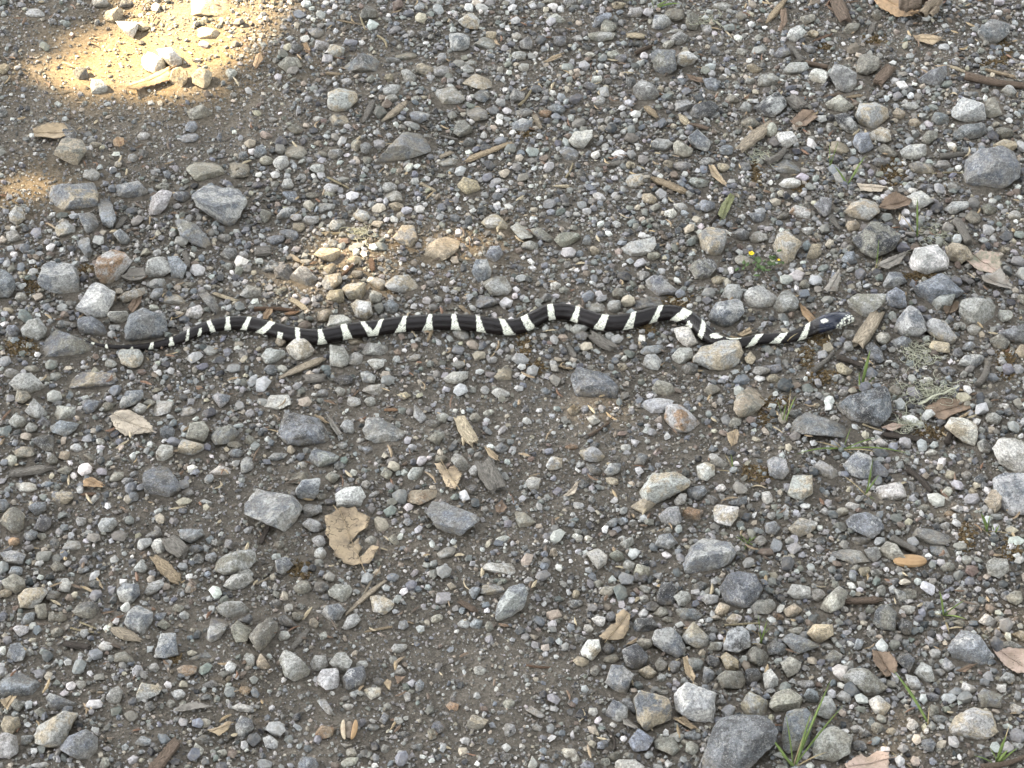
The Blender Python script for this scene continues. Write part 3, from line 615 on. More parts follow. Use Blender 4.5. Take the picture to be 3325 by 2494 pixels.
'30': """wt 165,170 220,110 370,100 410,140 360,220 290,290 180,270;n 20,40 120,-20 210,40 220,120 150,160 60,130;t 50,150,100,80;n 300,260 395,235 410,400 340,425;b 180,400 220,330 300,310 290,400 220,430;nd 620,310 700,230 800,220 865,300 800,395 680,350;
lb 1015,120 1070,60 1190,80 1210,160 1120,250 1040,220;l 1250,140 1280,70 1390,30 1420,80 1340,150 1280,170;bl 1075,390 1130,290 1180,240 1320,310 1310,400 1250,520 1120,460;b 1310,390 1350,320 1440,320 1410,380;n 1350,420 1400,370 1480,430 1430,470;
bl 1335,700 1380,500 1510,500 1540,700 1480,720;go* 1570,160 1650,20 1700,60 1690,170;l 1920,90 2000,-10 2150,-20 2190,50 2100,110 1990,130;nl 1870,270 1960,220 2080,225 2160,300 2100,350 1980,370 1890,320;bl* 1780,550 1830,370 1940,360 1980,400 1900,540 1810,590;
b* 1620,710 1800,650 1860,660 1840,720 1660,740;n 1995,450 2050,390 2170,470 2130,560 2040,580;b 2060,380 2150,330 2240,380 2200,440;w 110,450 150,425 255,440 240,490 170,530;lb 60,690 90,590 170,580 220,660 200,720 120,745;n 435,480 480,440 570,470 550,510 460,535;
l 730,500,90,80;w 850,610 890,560 985,590 960,660 880,650;n 985,740 1000,670 1080,655 1160,730 1100,770;l 1190,830,100,120;to 1530,800 1580,770 1700,780 1690,840 1620,880 1550,860;w 1940,780 1980,730 2040,770 2020,830 1970,860;l 2110,690 2150,645 2200,700 2190,790 2140,780;
b* -30,960 80,840 200,840 350,930 340,1020 200,1060 0,1040;bl 405,1050 430,1010 540,1050 670,1110 560,1130 440,1170;l 915,1060 950,980 1020,955 1060,1000 1030,1100 960,1130;tl 1170,1060 1220,920 1390,960 1370,1020 1280,1060 1190,1090;l 1470,1110,100,80;d 1290,1130,100,100;
n 90,1120 130,1055 210,1110 160,1180;n 290,1170 360,1130 405,1180 360,1230;lt 290,1370 340,1290 540,1180 655,1210 600,1330 540,1470 400,1480 310,1430;bg 520,1490 600,1380 740,1330 830,1400 850,1520 820,1600 700,1590;t 15,1290 40,1210 160,1220 180,1300 110,1365 30,1350;
l -20,1400 40,1350 140,1390 160,1520 80,1580 -10,1560;l 240,1420,110,90;bl 2030,1290 2080,1210 2170,1240 2190,1320 2120,1400 2040,1370;b 1165,1440 1220,1380 1300,1410 1290,1460 1210,1485;d 1750,1420,140,90;l 1665,1530 1690,1440 1760,1500 1740,1560 1680,1550;l 1905,1540,130,70;
l 1990,1130 2060,1100 2180,1130 2190,1190 2100,1190;g 1740,940 1870,880 1880,960 1800,980;n 1770,1270,110,80;n 900,1620,90,110;no 930,1430,80,80;o 2110,990,110,80;l 1590,340,90,80;n 1540,280,100,70;d 460,170,130,90;d 820,80,120,80;l 560,90,110,130;w 20,650,70,150;
n 520,360,120,80;n 450,360,80,100;l 1330,790,100,80;w 700,940,80,80;l 1540,1030,120,110;l 350,1640,160,60;d 1980,1400,90,80;l 260,660,80,80""",
'31': """n -60,520 10,430 110,360 180,420 200,560 120,650 0,640;d 190,360 240,330 370,440 280,450 210,420;n 320,100 380,30 450,50 485,130 420,170 340,140;d 560,100,130,100;l 620,130 680,75 800,80 830,130 800,220 740,225 640,180;lb 555,330 600,260 710,235 770,300 720,380 600,405;
l 740,450 790,350 860,320 905,380 860,430 780,470;wt 990,180 1080,170 1190,230 1170,290 1110,335 1010,310;ln 200,720 260,650 340,680 470,820 440,900 350,930 250,850;l 460,760 510,690 600,700 620,780 540,830 470,810;l 630,750 690,670 770,670 825,740 800,820 730,850;
w 520,880 570,810 700,800 720,890 700,970 600,980 530,930;d 735,890 800,800 930,780 950,880 920,960 840,990 760,970;l 910,770,110,80;t 0,740 40,660 130,790 80,810 10,800;l 1150,650 1190,590 1310,590 1300,630 1240,670;wt 930,980 980,960 1080,970 1070,1030 1000,1070 940,1050;
lb 2060,360 2110,200 2200,70 2300,50 2340,160 2310,270 2210,350 2110,400;lt* 1930,150 1960,80 2130,70 2140,140 2000,170;b 1830,130 1880,90 1940,110 1880,220;b 1840,420 1880,370 1955,390 1940,460 1870,470;l* 1790,420,110,90;b 1270,425,90,90;n 1560,370,110,70;
g 1190,850 1230,760 1300,840 1260,870;b 1410,950,80,110;d 1060,910,110,80;l 1260,1000 1330,1010 1330,1080 1290,1090;nt 1815,1290 1870,1200 2005,1245 1960,1310 1890,1345 1820,1320;b 1060,1250 1100,1180 1150,1210 1110,1290;to 500,1370 560,1290 680,1310 660,1380 560,1415;
l 55,1400 120,1375 185,1430 180,1510 80,1480;bk 360,1620 400,1560 510,1580 550,1650 540,1720 370,1720;n 765,1490 850,1490 870,1560 790,1570;l 730,1610 790,1570 885,1570 860,1630 750,1660;l* 520,1080 600,1050 690,1240 620,1200;d 300,1240 340,1190 415,1170 415,1230 330,1265;
l 540,510 600,475 620,530 560,560;no 1520,1370,90,110;b 1570,1310,120,110;o 1690,1130,110,90;n 2180,1110,110,100;l 240,520,110,90;d 770,1065,100,60;l 720,1440 830,1460 770,1485;l 1110,1490,80,80;l 1230,1255,85,75;b 1010,1310,110,60;d 170,250,110,100;
n 360,350,110,80;t 500,410,80,90;l 870,1020,120,70;d 880,1080,90,60;l 1930,820,110,80;l 790,1130,110,60;l 280,280,80,80;d 2160,1570,110,80;n 2010,440,80,100;l 2190,1330,100,120;d 1270,1370,110,60;d 1390,1480,120,70""",
'32': """b 1790,110 1850,0 1960,-40 2100,0 2150,110 2100,240 1960,290 1830,220;l 2050,270 2120,210 2250,200 2290,270 2210,330 2080,330;d 1250,180 1290,60 1380,50 1420,120 1390,250 1320,280 1250,230;ln 1395,180 1450,130 1520,140 1545,200 1530,270 1440,260;
l 1625,200 1670,155 1780,170 1770,230 1680,255;bn 1365,310 1450,280 1580,290 1640,340 1580,390 1400,395;t 1740,310 1790,230 1880,260 1860,320 1790,360;wt 1910,370,150,90,15;db 1035,430 1080,370 1200,360 1255,430 1200,490 1060,495;
lb 1205,540 1230,470 1380,445 1450,510 1500,640 1440,720 1310,650 1220,600;tl 1465,530 1570,400 1700,530 1690,600 1600,630 1500,580;lk 1830,590 1860,480 1980,430 2040,480 2060,610 1950,665 1840,640;w 680,370 740,345 805,360 780,440 720,430;b 850,360,80,100;
w 655,460,90,80;wt 590,640 650,550 740,550 760,640 690,730 600,690;db 945,640 1080,585 1165,690 1150,770 1080,810 980,780;d 830,630,120,90;n 850,720,140,70;n 1140,590,150,120;d 590,560,100,80;lb 805,930 860,770 960,780 1045,850 1020,920 980,1020 870,980;
l 1225,760 1270,705 1335,750 1320,820 1250,830;b 1350,780 1380,730 1455,740 1430,830 1360,850;t 1090,820 1170,770 1245,830 1200,890 1120,890;l 1290,880,80,80;bl 1640,900 1660,765 1750,840 1720,940 1650,940;g 1510,720 1570,680 1645,740 1620,830 1550,830;
t 1795,700 1850,660 1950,730 1950,810 1850,820;n 1760,880 1840,820 1980,820 2010,900 1980,970 1790,970;d 1730,740,110,120;ln 1670,660 1720,570 1820,570 1800,640;n 1980,720 2080,610 2190,650 2210,730 2120,790;
tb 1055,1070 1120,990 1340,1060 1370,1130 1370,1240 1170,1340 1090,1270;lw 1400,1020 1500,925 1600,990 1740,1010 1740,1160 1730,1260 1560,1260 1410,1150;tl 1980,1100 2040,1005 2200,1080 2190,1200 2090,1220 1990,1190;bl 780,1210 870,1070 990,1130 990,1230 900,1270 800,1260;
b 940,1070 1010,1060 1070,1150 1060,1200 990,1140;b 1000,1430 1090,1320 1220,1410 1160,1500 1050,1520;n 1220,1430 1280,1390 1390,1390 1450,1500 1390,1550 1240,1490;bd 1620,1660 1720,1400 1780,1240 2000,1200 2180,1220 2280,1330 2250,1450 2110,1560 1980,1720 1620,1720;
l 840,1640 920,1590 1060,1590 1140,1650 1080,1720 850,1720;n 880,1560,130,80;l 1010,1555,110,60;n 800,1610,90,80;b 580,1640 640,1590 705,1620 690,1690 600,1690;lw 130,1650 170,1550 220,1620 190,1680;w* 430,1500 540,1500 590,1600 530,1620 450,1570;
l* 60,1130 150,1110 290,1210 240,1230;l 215,1310,90,70;l 695,1180,80,80;b 790,1460,120,90;b 1550,1380,160,80;l 1900,1020,100,70;b 1800,1090,100,70;wl 2160,850 2230,800 2290,880 2290,980 2180,980;d 2080,880,150,160;n 745,150 790,90 890,90 880,150 820,190;
l 1070,110 1120,80 1200,100 1180,160;d 1210,265,120,90;d 1100,20,150,100;n 1280,315,130,90;d 540,245,140,80;n 1550,1490,110,130;t 550,160,70,80;g 1570,740,0,0;b 1720,480,110,80;n 1340,380,110,60;n 710,820,80,100;t 590,740,150,90;l 1310,1000,80,50;b 1620,90,140,80;n 740,70,90,80;l 1140,200,90,80;
l 130,40,0,0;d 1440,500,60,90;l 1190,940,0,0""",
'33': """lw 90,90 120,40 210,55 215,110 140,120;l 250,95,70,65;n 240,195 290,110 350,55 395,80 370,150 290,200;tn 75,170 130,135 175,170 130,210 90,200;dn 515,240 550,150 590,140 635,190 630,275 540,270;k 640,250 660,210 715,230 710,290 670,300;t 195,285 230,240 320,240 325,290 250,340;
nb 75,320 110,280 190,310 255,350 180,370 140,390;d 0,350 30,320 90,340 105,390 0,400;n 65,430 110,400 165,430 150,480 100,500;bn 285,410 320,365 370,390 350,440 300,430;n 5,640 40,580 100,560 165,600 150,660 60,695;nl 365,510 420,460 490,460 585,545 560,580 480,600;
wt 495,620 550,590 610,640 580,690 530,680;k 635,420 670,370 730,410 700,480;ln 725,480 760,430 810,450 830,520 780,530;l 680,490 740,500 765,560 710,565;lb 620,60 680,80 695,130 650,130;b 890,350 950,270 1050,300 1120,400 1080,440 920,440;lb 860,450 880,400 930,450 890,480;
w 955,570 970,525 1040,560 1000,595;nb 1040,590 1070,560 1160,590 1150,650 1060,650;lt 880,780 930,700 1020,655 1100,680 1135,770 1080,810 960,800;l 240,690 270,600 310,590 350,680 300,710;ln 220,870 250,780 330,745 410,790 400,880 320,920 240,910;
bn 70,800 100,680 190,660 220,700 200,830 140,890 80,880;l 375,600,80,60;b 175,600 200,555 245,570 255,630 190,630;l 180,540,100,45;t 1210,290 1260,270 1300,300 1260,330;l 1120,340 1200,320 1265,350 1200,370;l 1040,230 1080,185 1130,220 1110,260;bd 0,720 40,750 50,830 0,860;
l 560,75,50,60;w 380,165,45,30;l 715,740,60,60;d 450,845,80,60;b 795,840,75,70;l 1190,510,80,60;w 695,170,75,50;n 1220,110,80,70;g 1020,150,60,50;l 850,480,60,40;d 800,600,90,50;l 1230,660,70,50;l 830,390,60,60;l 1235,845,70,40;l -30,120 20,95 30,150 0,190;
o 50,205,60,40;l 140,275,80,40;b 450,340,45,60;l 510,290,60,50;n 940,235,70,40;l 1185,100,60,50;n 820,670,60,70;b 850,710,80,40;l 440,760,60,45;n 540,755,60,60;t 610,770,50,40;d 480,775,70,50;l 400,445,80,50;g 300,350,50,30;b 1180,95,60,40;n 700,90,80,60;d 620,35,80,50;d 890,20,80,50;l 960,75,60,45""",
}

def hull2(P):
    P = sorted(map(tuple, P))
    def half(Q):
        h = []
        for p in Q:
            while len(h) > 1 and (h[-1][0] - h[-2][0]) * (p[1] - h[-2][1]) - (h[-1][1] - h[-2][1]) * (p[0] - h[-2][0]) <= 0:
                h.pop()
            h.append(p)
        return h
    a = half(P); b = half(P[::-1])
    return np.array(a[:-1] + b[:-1])

def parse_stones():
    out = []
    rng = random.Random(11)
    for tile, txt in STONES.items():
        for e in txt.replace('\n', '').split(';'):
            t = e.split()
            if len(t) < 2: continue
            code = t[0].replace('*', '').replace('+', '')
            sunk = '*' in t[0]; high = '+' in t[0]
            if len(t) == 2:
                v = [float(x) for x in t[1].split(',')]
                if v[2] == 0: continue
                rot = math.radians(v[4]) if len(v) > 4 else math.radians(rng.uniform(-14, 14))
                k = rng.choice((5, 6, 6, 7))
                ph = rng.random() * 6.28
                poly = []
                for i in range(k):
                    a = ph + (i + rng.uniform(-0.28, 0.28)) * 2 * math.pi / k
                    r = rng.uniform(0.86, 1.1)
                    poly.append((math.cos(a) * r, math.sin(a) * r))
                poly = np.array(poly)
                poly -= (poly.max(0) + poly.min(0)) / 2
                poly /= (poly.max(0) - poly.min(0)) / 2
                poly *= np.array([v[2], v[3]]) / 2
                c, s = math.cos(rot), math.sin(rot)
                poly = poly @ np.array([[c, -s], [s, c]]) + np.array([v[0], v[1]])
            else:
                poly = np.array([[float(x) for x in q.split(',')] for q in t[1:]])
            S = np.array([tpx(tile, x, y) for x, y in poly])
            S = hull2(S)
            x, y = S[:, 0], S[:, 1]
            A = 0.5 * abs(np.dot(x, np.roll(y, 1)) - np.dot(y, np.roll(x, 1)))
            out.append(dict(code=code, sunk=sunk, high=high, poly=S, area=A, box=(len(t) == 2)))
    return out

def stone_mesh(st, sub, rng):
    """A convex block whose outline is the one traced, with bevels, a top and a base of its own; returns base point and local vertices."""
    S = st['poly']
    c = (S.max(0) + S.min(0)) / 2
    g0 = on_z(c[0], c[1], 0)
    m = px_size(g0)
    hh = (S[:, 1].max() - S[:, 1].min()) * m
    ww = (S[:, 0].max() - S[:, 0].min()) * m
    R = 0.5 * min(hh, ww)
    zc = ((0.24 if st['high'] else 0.15) if st['sunk'] else 0.30) * min(hh, ww * 1.3) + float(hground(g0[0], g0[1]))
    P0 = on_z(c[0], c[1], zc)
    w = CAM - P0; w /= np.linalg.norm(w)
    u = np.cross(CUP, w); u /= np.linalg.norm(u)
    v = np.cross(w, u)
    B = np.stack([u, v, w])                       # rows: local axes
    m = px_size(P0)
    Q = (S - c) * m * np.array([1, -1])           # u, v coordinates
    up = B @ np.array([0, 0, 1.0])
    N, H = [], []
    def add(n, h):
        n = np.asarray(n, float); k = np.linalg.norm(n)
        N.append(n / k); H.append(max(h / k, 0.12 * R) * 1.035)
    n = len(Q)
    for i in range(n):
        a, b = Q[i], Q[(i + 1) % n]
        e = b - a
        L = np.linalg.norm(e)
        if L < 1e-6: continue
        nn = np.array([e[1], -e[0]]) / L
        if nn @ (a + b) < 0: nn = -nn
        h = nn @ a
        if h < 0.1 * R: h = 0.1 * R
        add((nn[0], nn[1], rng.uniform(-0.10, 0.10)), h)
        if rng.random() < (0.6 if st['sunk'] else 0.62):
            tau = rng.uniform(0.30, 0.95)
            w0 = rng.uniform(-0.10, 0.38) * R
            add((nn[0], nn[1], math.tan(tau)), h * rng.uniform(0.9, 1.0) + math.tan(tau) * w0)
    if st['sunk']:
        D = 1.25 * hh
        tl = rng.normal(0, 0.10, 3)
        add(up + tl * np.array([1, 1, 0.3]), R * (rng.uniform(0.6, 0.8) if st['high'] else rng.uniform(0.32, 0.52)))
        add((0, 0, -1), D); add((0, 0, 1), D); add(-up, D)
        for k in range(2):
            add(up + np.append(rng.normal(0, 0.45, 2), 0), R * rng.uniform(0.38, 0.6))
    else:
        D = R * rng.uniform(0.75, 1.05)
        tl = rng.normal(0, 0.22, 3)
        add(up + tl, R * rng.uniform(0.48, 0.78))
        for k in range(2):
            add(np.array([rng.normal(0, 0.6), rng.normal(-0.25, 0.4), 1.0]), D * rng.uniform(0.7, 1.1))
        add((0.1 * rng.normal(), 0.1, -1), D * 1.1)
        add(-up + rng.normal(0, 0.1, 3), R * rng.uniform(0.6, 0.9))
    V0, F = ICO[sub]
    V0 = V0 + 0
    p = rng.uniform(50, 130)
    # sphere directions spread towards the block's long axes
    sc = np.array([ww / 2, hh / 2, D * (0.8 if not st['sunk'] else 0.6)])
    dirs = V0 * sc; dirs /= np.linalg.norm(dirs, axis=1)[:, None]
    r = convex(dirs, np.array(N), np.array(H), p)
    so = rng.random(3) * 60
    rel = dirs * (r / R)[:, None]
    nz = 0.05 * vnoise(rel * 1.6 + so) - 0.05 * np.abs(vnoise(rel * 2.6 + so * 3)) + 0.035 * vnoise(rel * 3.7 + so * 2) + 0.022 * vnoise(rel * 8 + so)
    lay = vnoise(rel * np.array([1.5, 6.0, 1.5]) + so) * 0.018
    V = dirs * (r * (1 + nz + lay))[:, None]
    Wd = V @ B + P0
    base = np.array([P0[0], P0[1], float(hground(P0[0], P0[1]))])
    return base, Wd, F, R

def stone_cols(code, rng, z, sunk, n):
    c1 = np.array(PAL[code[0]])
    c2 = np.array(PAL[code[1]]) if len(code) > 1 else None
    j = rng.normal(1, 0.09) * np.array([1 + rng.normal(0, .02), 1, 1 + rng.normal(0, .03)])
    c1 = c1 * j
    if c2 is None:
        c2 = c1 * rng.choice([0.55, 1.6, 2.0]) if code not in ('w', 'l', 't') else c1 * rng.choice([0.6, 0.75, 1.2]) * np.array([1.0, 0.98, 0.93])
    dz = np.clip(1 - z / (0.012 if sunk else 0.011), 0, 1)
    dust = np.clip((0.30 if sunk else 0.12) + (0.65 if sunk else 0.75) * dz, 0, 1) * rng.uniform(0.6, 1.0)
    if code[0] in 'tn': dust = np.clip(dust + 0.12, 0, 1)
    return (np.tile(c1, (n, 1)), np.tile(c2, (n, 1)), dust,
            np.full(n, rng.choice([0, 0.4, 0.8], p=[0.4, 0.35, 0.25]) if code[0] in 'bdkg' else 0.0))

STN = parse_stones()
STN.sort(key=lambda s: -s['area'])
NIND = 298
ST_RNG = np.random.default_rng(21)
rest = []
STONE_OBJS = []
for i, st in enumerate(STN):
    sub = 5 if i < 40 else (4 if i < 300 else 3)
    base, W, F, R = stone_mesh(st, sub, ST_RNG)
    st['base'], st['R'] = base, R
    z = W[:, 2] - base[2]
    c1, c2, du, ve = stone_cols(st['code'], ST_RNG, z, st['sunk'], len(W))
    if i < NIND:
        o = link('stone', np_mesh('stone', W - base, F, dict(Col=c1, Col2=c2, Dust=du, Vein=ve)), M_STONE, loc=base)
        o.data.set_sharp_from_angle(angle=math.radians(38))
        st['obj'] = o
        STONE_OBJS.append(st)
    else:
        rest.append((W, F, c1, c2, du, ve))
print('stones listed', len(STN), 'smallest single', STN[NIND - 1]['area'] ** .5)
if rest:
    V, F = join([(a[0], a[1]) for a in rest])
    o = link('small_stones', np_mesh('small_stones', V, F, dict(Col=np.concatenate([a[2] for a in rest]), Col2=np.concatenate([a[3] for a in rest]),
             Dust=np.concatenate([a[4] for a in rest]), Vein=np.concatenate([a[5] for a in rest]))), M_STONE)
    tag(o, 'smaller grey and tan stones strewn between the larger ones', 'stones', kind='stuff')

# ------------------------------------------------------------------ the snake
SNAKE_PTS = [(269,1102,3),(300,1114,8),(344,1124,14),(395,1128,18),(444,1128,22),(489,1124,26),(527,1117,30),(564,1107,34),(602,1092,38),(639,1075,42),
 (677,1062,46),(733,1051,50),(790,1049,52),(832,1056,54),(888,1070,56),(945,1085,57),(990,1092,58),(1039,1094,58),(1088,1085,58),(1133,1075,59),(1175,1070,59),
 (1227,1064,59),(1283,1055,59),(1358,1049,60),(1434,1045,60),(1509,1047,60),(1565,1053,60),(1622,1061,60),(1664,1062,60),(1702,1053,60),(1739,1034,60),(1777,1016,60),
 (1814,1011,60),(1852,1015,60),(1897,1030,60),(1946,1045,60),(1995,1049,60),(2040,1043,59),(2085,1032,58),(2134,1019,58),(2179,1015,58),(2212,1023,57),(2247,1041,56),
 (2273,1064,55),(2296,1087,52),(2326,1106,48),(2360,1116,45),(2397,1116,42),(2435,1108,40),(2473,1101,39),(2510,1099,39),(2549,1098,40),(2587,1089,42),(2625,1074,46),
 (2655,1059,58),(2682,1048,66),(2706,1041,65),(2728,1036,60),(2745,1033,51),(2757,1032,40),(2764,1031,27),(2768,1031,6)]
# white bands: tile, x at the upper outline, x at the lower outline, width above, width below, from how far down the flank they begin
BANDS = [('10',700,730,40,40,0),('10',805,795,30,40,0),('10',918,920,25,45,0),('10',1150,1130,10,60,.35),('10',1315,1300,35,60,0),('10',1475,1480,30,75,0),('10',1627,1612,25,45,0),
 ('10',1740,1715,30,50,.35),('10',1800,1845,42,65,0),('10',1968,1965,36,85,0),('10',2155,2100,42,80,0),
 ('11',140,20,62,100,0),('11',215,200,50,60,.5),('11',355,362,45,65,0),('11',548,572,42,130,0),('11',752,795,60,125,0),('11',915,1010,45,120,0),('11',1085,1010,42,120,0),
 ('11',1285,1240,42,145,0),('11',1503,1480,45,135,0),('11',1705,1722,46,125,0),('11',1912,1942,42,120,0),('11',2120,2190,60,150,0),
 ('12',95,175,70,110,0),('12',322,345,60,85,0),('12',568,525,42,95,0),('12',805,740,72,140,0),('12',1048,995,52,140,0),('12',1285,1210,52,105,0),('12',1520,1385,95,85,0),
 ('12',1560,1505,40,60,.45),('12',1655,1602,42,60,0),('12',2135,2045,85,120,0),
 ('13',145,55,75,140,0),('13',348,290,55,120,0)]
SPOTS = [(2327,1090,22,9),(2383,1095,26,7),(2677,1042,12,7)]

def catmull(P, n):
    P = np.asarray(P, float)
    d = np.concatenate([[0], np.cumsum(np.linalg.norm(np.diff(P[:, :2], axis=0), axis=1))])
    q = np.linspace(0, d[-1], n)
    out = np.zeros((n, P.shape[1]))
    m = np.gradient(P, d, axis=0)
    k = np.clip(np.searchsorted(d, q, side='right') - 1, 0, len(d) - 2)
    h = (d[k + 1] - d[k])[:, None]; t = ((q - d[k]) / (d[k + 1] - d[k]))[:, None]
    return (2*t**3-3*t**2+1)*P[k] + (t**3-2*t**2+t)*h*m[k] + (-2*t**3+3*t**2)*P[k+1] + (t**3-t**2)*h*m[k+1]

def build_snake():
    n, seg = 1500, 40
    C = catmull(SNAKE_PTS, n)
    rad = np.zeros(n); P = np.zeros((n, 3))
    for i in range(n):
        g = on_z(C[i, 0], C[i, 1], 0.009)
        rad[i] = max(C[i, 2] * (0.90 if C[i, 0] < 2600 else 0.95), 1) * 0.5 * px_size(g)
    for i in range(n):
        lift = 0.0006 + (0.004 if C[i, 0] > 2640 else 0) * min(1, (C[i, 0] - 2640) / 60 if C[i, 0] > 2640 else 0)
        if C[i, 0] < 420: lift += 0.006 * (420 - C[i, 0]) / 150
        P[i] = on_z(C[i, 0], C[i, 1], rad[i] * 0.93 + lift)
    for k in range(30):
        P[1:-1, 2] = 0.25 * P[:-2, 2] + 0.5 * P[1:-1, 2] + 0.25 * P[2:, 2]
    T = np.gradient(P, axis=0); T /= np.linalg.norm(T, axis=1)[:, None]
    S = np.cross(T, [0, 0, 1.0]); S /= np.linalg.norm(S, axis=1)[:, None]
    U = np.cross(S, T)
    th = np.arange(seg) * 2 * math.pi / seg
    ct, sn = np.cos(th), np.sin(th)
    head = np.clip((C[:, 0] - 2600) / 70, 0, 1)
    hz = 0.95 - 0.22 * head
    # flat belly, slight ridge of the back
    up = np.where(sn < 0, np.maximum(sn, -0.86), sn)
    V = P[:, None] + rad[:, None, None] * (ct[None, :, None] * S[:, None] * 1.02 + (up[None] * hz[:, None])[..., None] * U[:, None])
    O = ct[None, :, None] * S[:, None] + sn[None, :, None] * U[:, None]
    Vf = V.reshape(-1, 3)
    X, Y = project(Vf)
    vup = (O @ CUP).reshape(-1)
    t = np.clip((1 - vup) / 2, 0, 1)
    # scale cells give the colour edges their steps
    s_idx = np.repeat(np.arange(n), seg); a_idx = np.tile(np.arange(seg), n)
    L = np.concatenate([[0], np.cumsum(np.linalg.norm(np.diff(P, axis=0), axis=1))])
    uu = L[s_idx] / 0.0021; vv = a_idx / seg * 26
    cu = np.floor((uu + vv) / 1.0); cv = np.floor((uu - vv) / 1.0)
    hsh = np.sin(cu * 12.9898 + cv * 78.233) * 43758.5453; hsh -= np.floor(hsh)
    jx = (hsh - 0.5) * 9
    hs2 = np.sin(cu * 39.35 + cv * 11.13) * 24634.6345; hs2 -= np.floor(hs2)
    white = np.zeros(len(Vf), bool)
    for tile, xt, xb, wt, wb, t0 in BANDS:
        x0 = tpx(tile, xt, 0)[0]; x1 = tpx(tile, xb, 0)[0]
        k = 832 / 2212
        cx = x0 + (x1 - x0) * t; w = (wt * 0.82 + (wb * 0.68 - wt * 0.82) * t ** 1.6) * k
        white |= (np.abs(X + jx * 0.28 - cx) < w / 2) & (t > t0)
    for sx, sy, a, b in SPOTS:
        white |= ((X - sx) / a) ** 2 + ((Y - sy) / b) ** 2 < 1
    belly = (O[..., 2].reshape(-1) < -0.80)
    chk = (np.sin(L[s_idx] / 0.011) + (hsh - 0.5) * 0.6 > -0.1)
    white |= belly & chk
    # face: pale lip and snout shields edged with black
    face = (X > 2716) & (t > 0.12 + np.clip((2752 - X) / 60, 0, 0.6))
    fx = X / 12.5; fy = Y / 11.0 + (np.floor(fx) % 2) * 0.5
    cell = np.maximum(np.abs(fx - np.floor(fx) - 0.5), np.abs(fy - np.floor(fy) - 0.5)) < 0.37
    white = np.where(X > 2700, (face & cell) | (belly & (X < 2720)), white)
    black = np.array([0.006, 0.0042, 0.0042]); wht = np.array([0.80, 0.81, 0.69])
    col = np.where(white[:, None], wht * (0.88 + 0.2 * hs2[:, None]), black * (0.7 + 0.9 * hs2[:, None]))
    # black flecks on the pale flank scales
    fl = white & (hs2 > 0.90) & (t > 0.35) & (X < 2700)
    col[fl] = col[fl] * 0.35
    col[(~white) & (X > 2660)] = np.array([0.008, 0.012, 0.028])  # blue sky sheen on the head, painted into the dark scale colour
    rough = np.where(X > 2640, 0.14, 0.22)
    i = np.arange(n - 1)[:, None] * seg; k = np.arange(seg)[None]; k2 = (k + 1) % seg
    F = np.stack([i + k, i + seg + k, i + seg + k2, i + k2], -1).reshape(-1, 4)
    base = np.array([P[n // 2, 0], P[n // 2, 1], 0.0])
    uv = np.stack([uu, vv], 1)
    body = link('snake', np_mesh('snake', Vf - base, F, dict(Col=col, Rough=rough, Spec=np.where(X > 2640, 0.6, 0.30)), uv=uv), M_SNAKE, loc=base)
    tag(body, 'long black snake with cream white bands stretched across the gravel', 'snake')
    em = mat_flat('snake_eye', (0.02, 0.016, 0.012), (0.01, 0.01, 0.01), 900, 0.08, 0.6)
    for sgn in (1, -1):
        k = int(np.argmin(np.abs(C[:, 0] - 2733)))
        side = S[k] * sgn
        if sgn == 1 and (side @ (CAM - P[k])) < 0: pass
        pos = P[k] + side * rad[k] * 0.86 + U[k] * rad[k] * 0.30
        V0, F0 = ICO[3]
        link('eye', np_mesh('eye', V0 * 0.0021 + pos - base, F0), em, body)
    return P, rad
SNAKE_P, SNAKE_R = build_snake()

# ------------------------------------------------------------------ dead leaves
LC = {'tan': ((0.44, 0.345, 0.225), (0.34, 0.27, 0.185)), 'pale': ((0.50, 0.43, 0.335), (0.40, 0.35, 0.28)), 'orange': ((0.42, 0.285, 0.165), (0.33, 0.235, 0.145)),
      'brown': ((0.235, 0.17, 0.12), (0.165, 0.12, 0.085)), 'grey': ((0.30, 0.28, 0.245), (0.215, 0.20, 0.175)), 'dark': ((0.10, 0.075, 0.052), (0.15, 0.105, 0.068)),
      'pink': ((0.47, 0.36, 0.295), (0.41, 0.32, 0.245)), 'green': ((0.19, 0.20, 0.095), (0.13, 0.14, 0.07))}
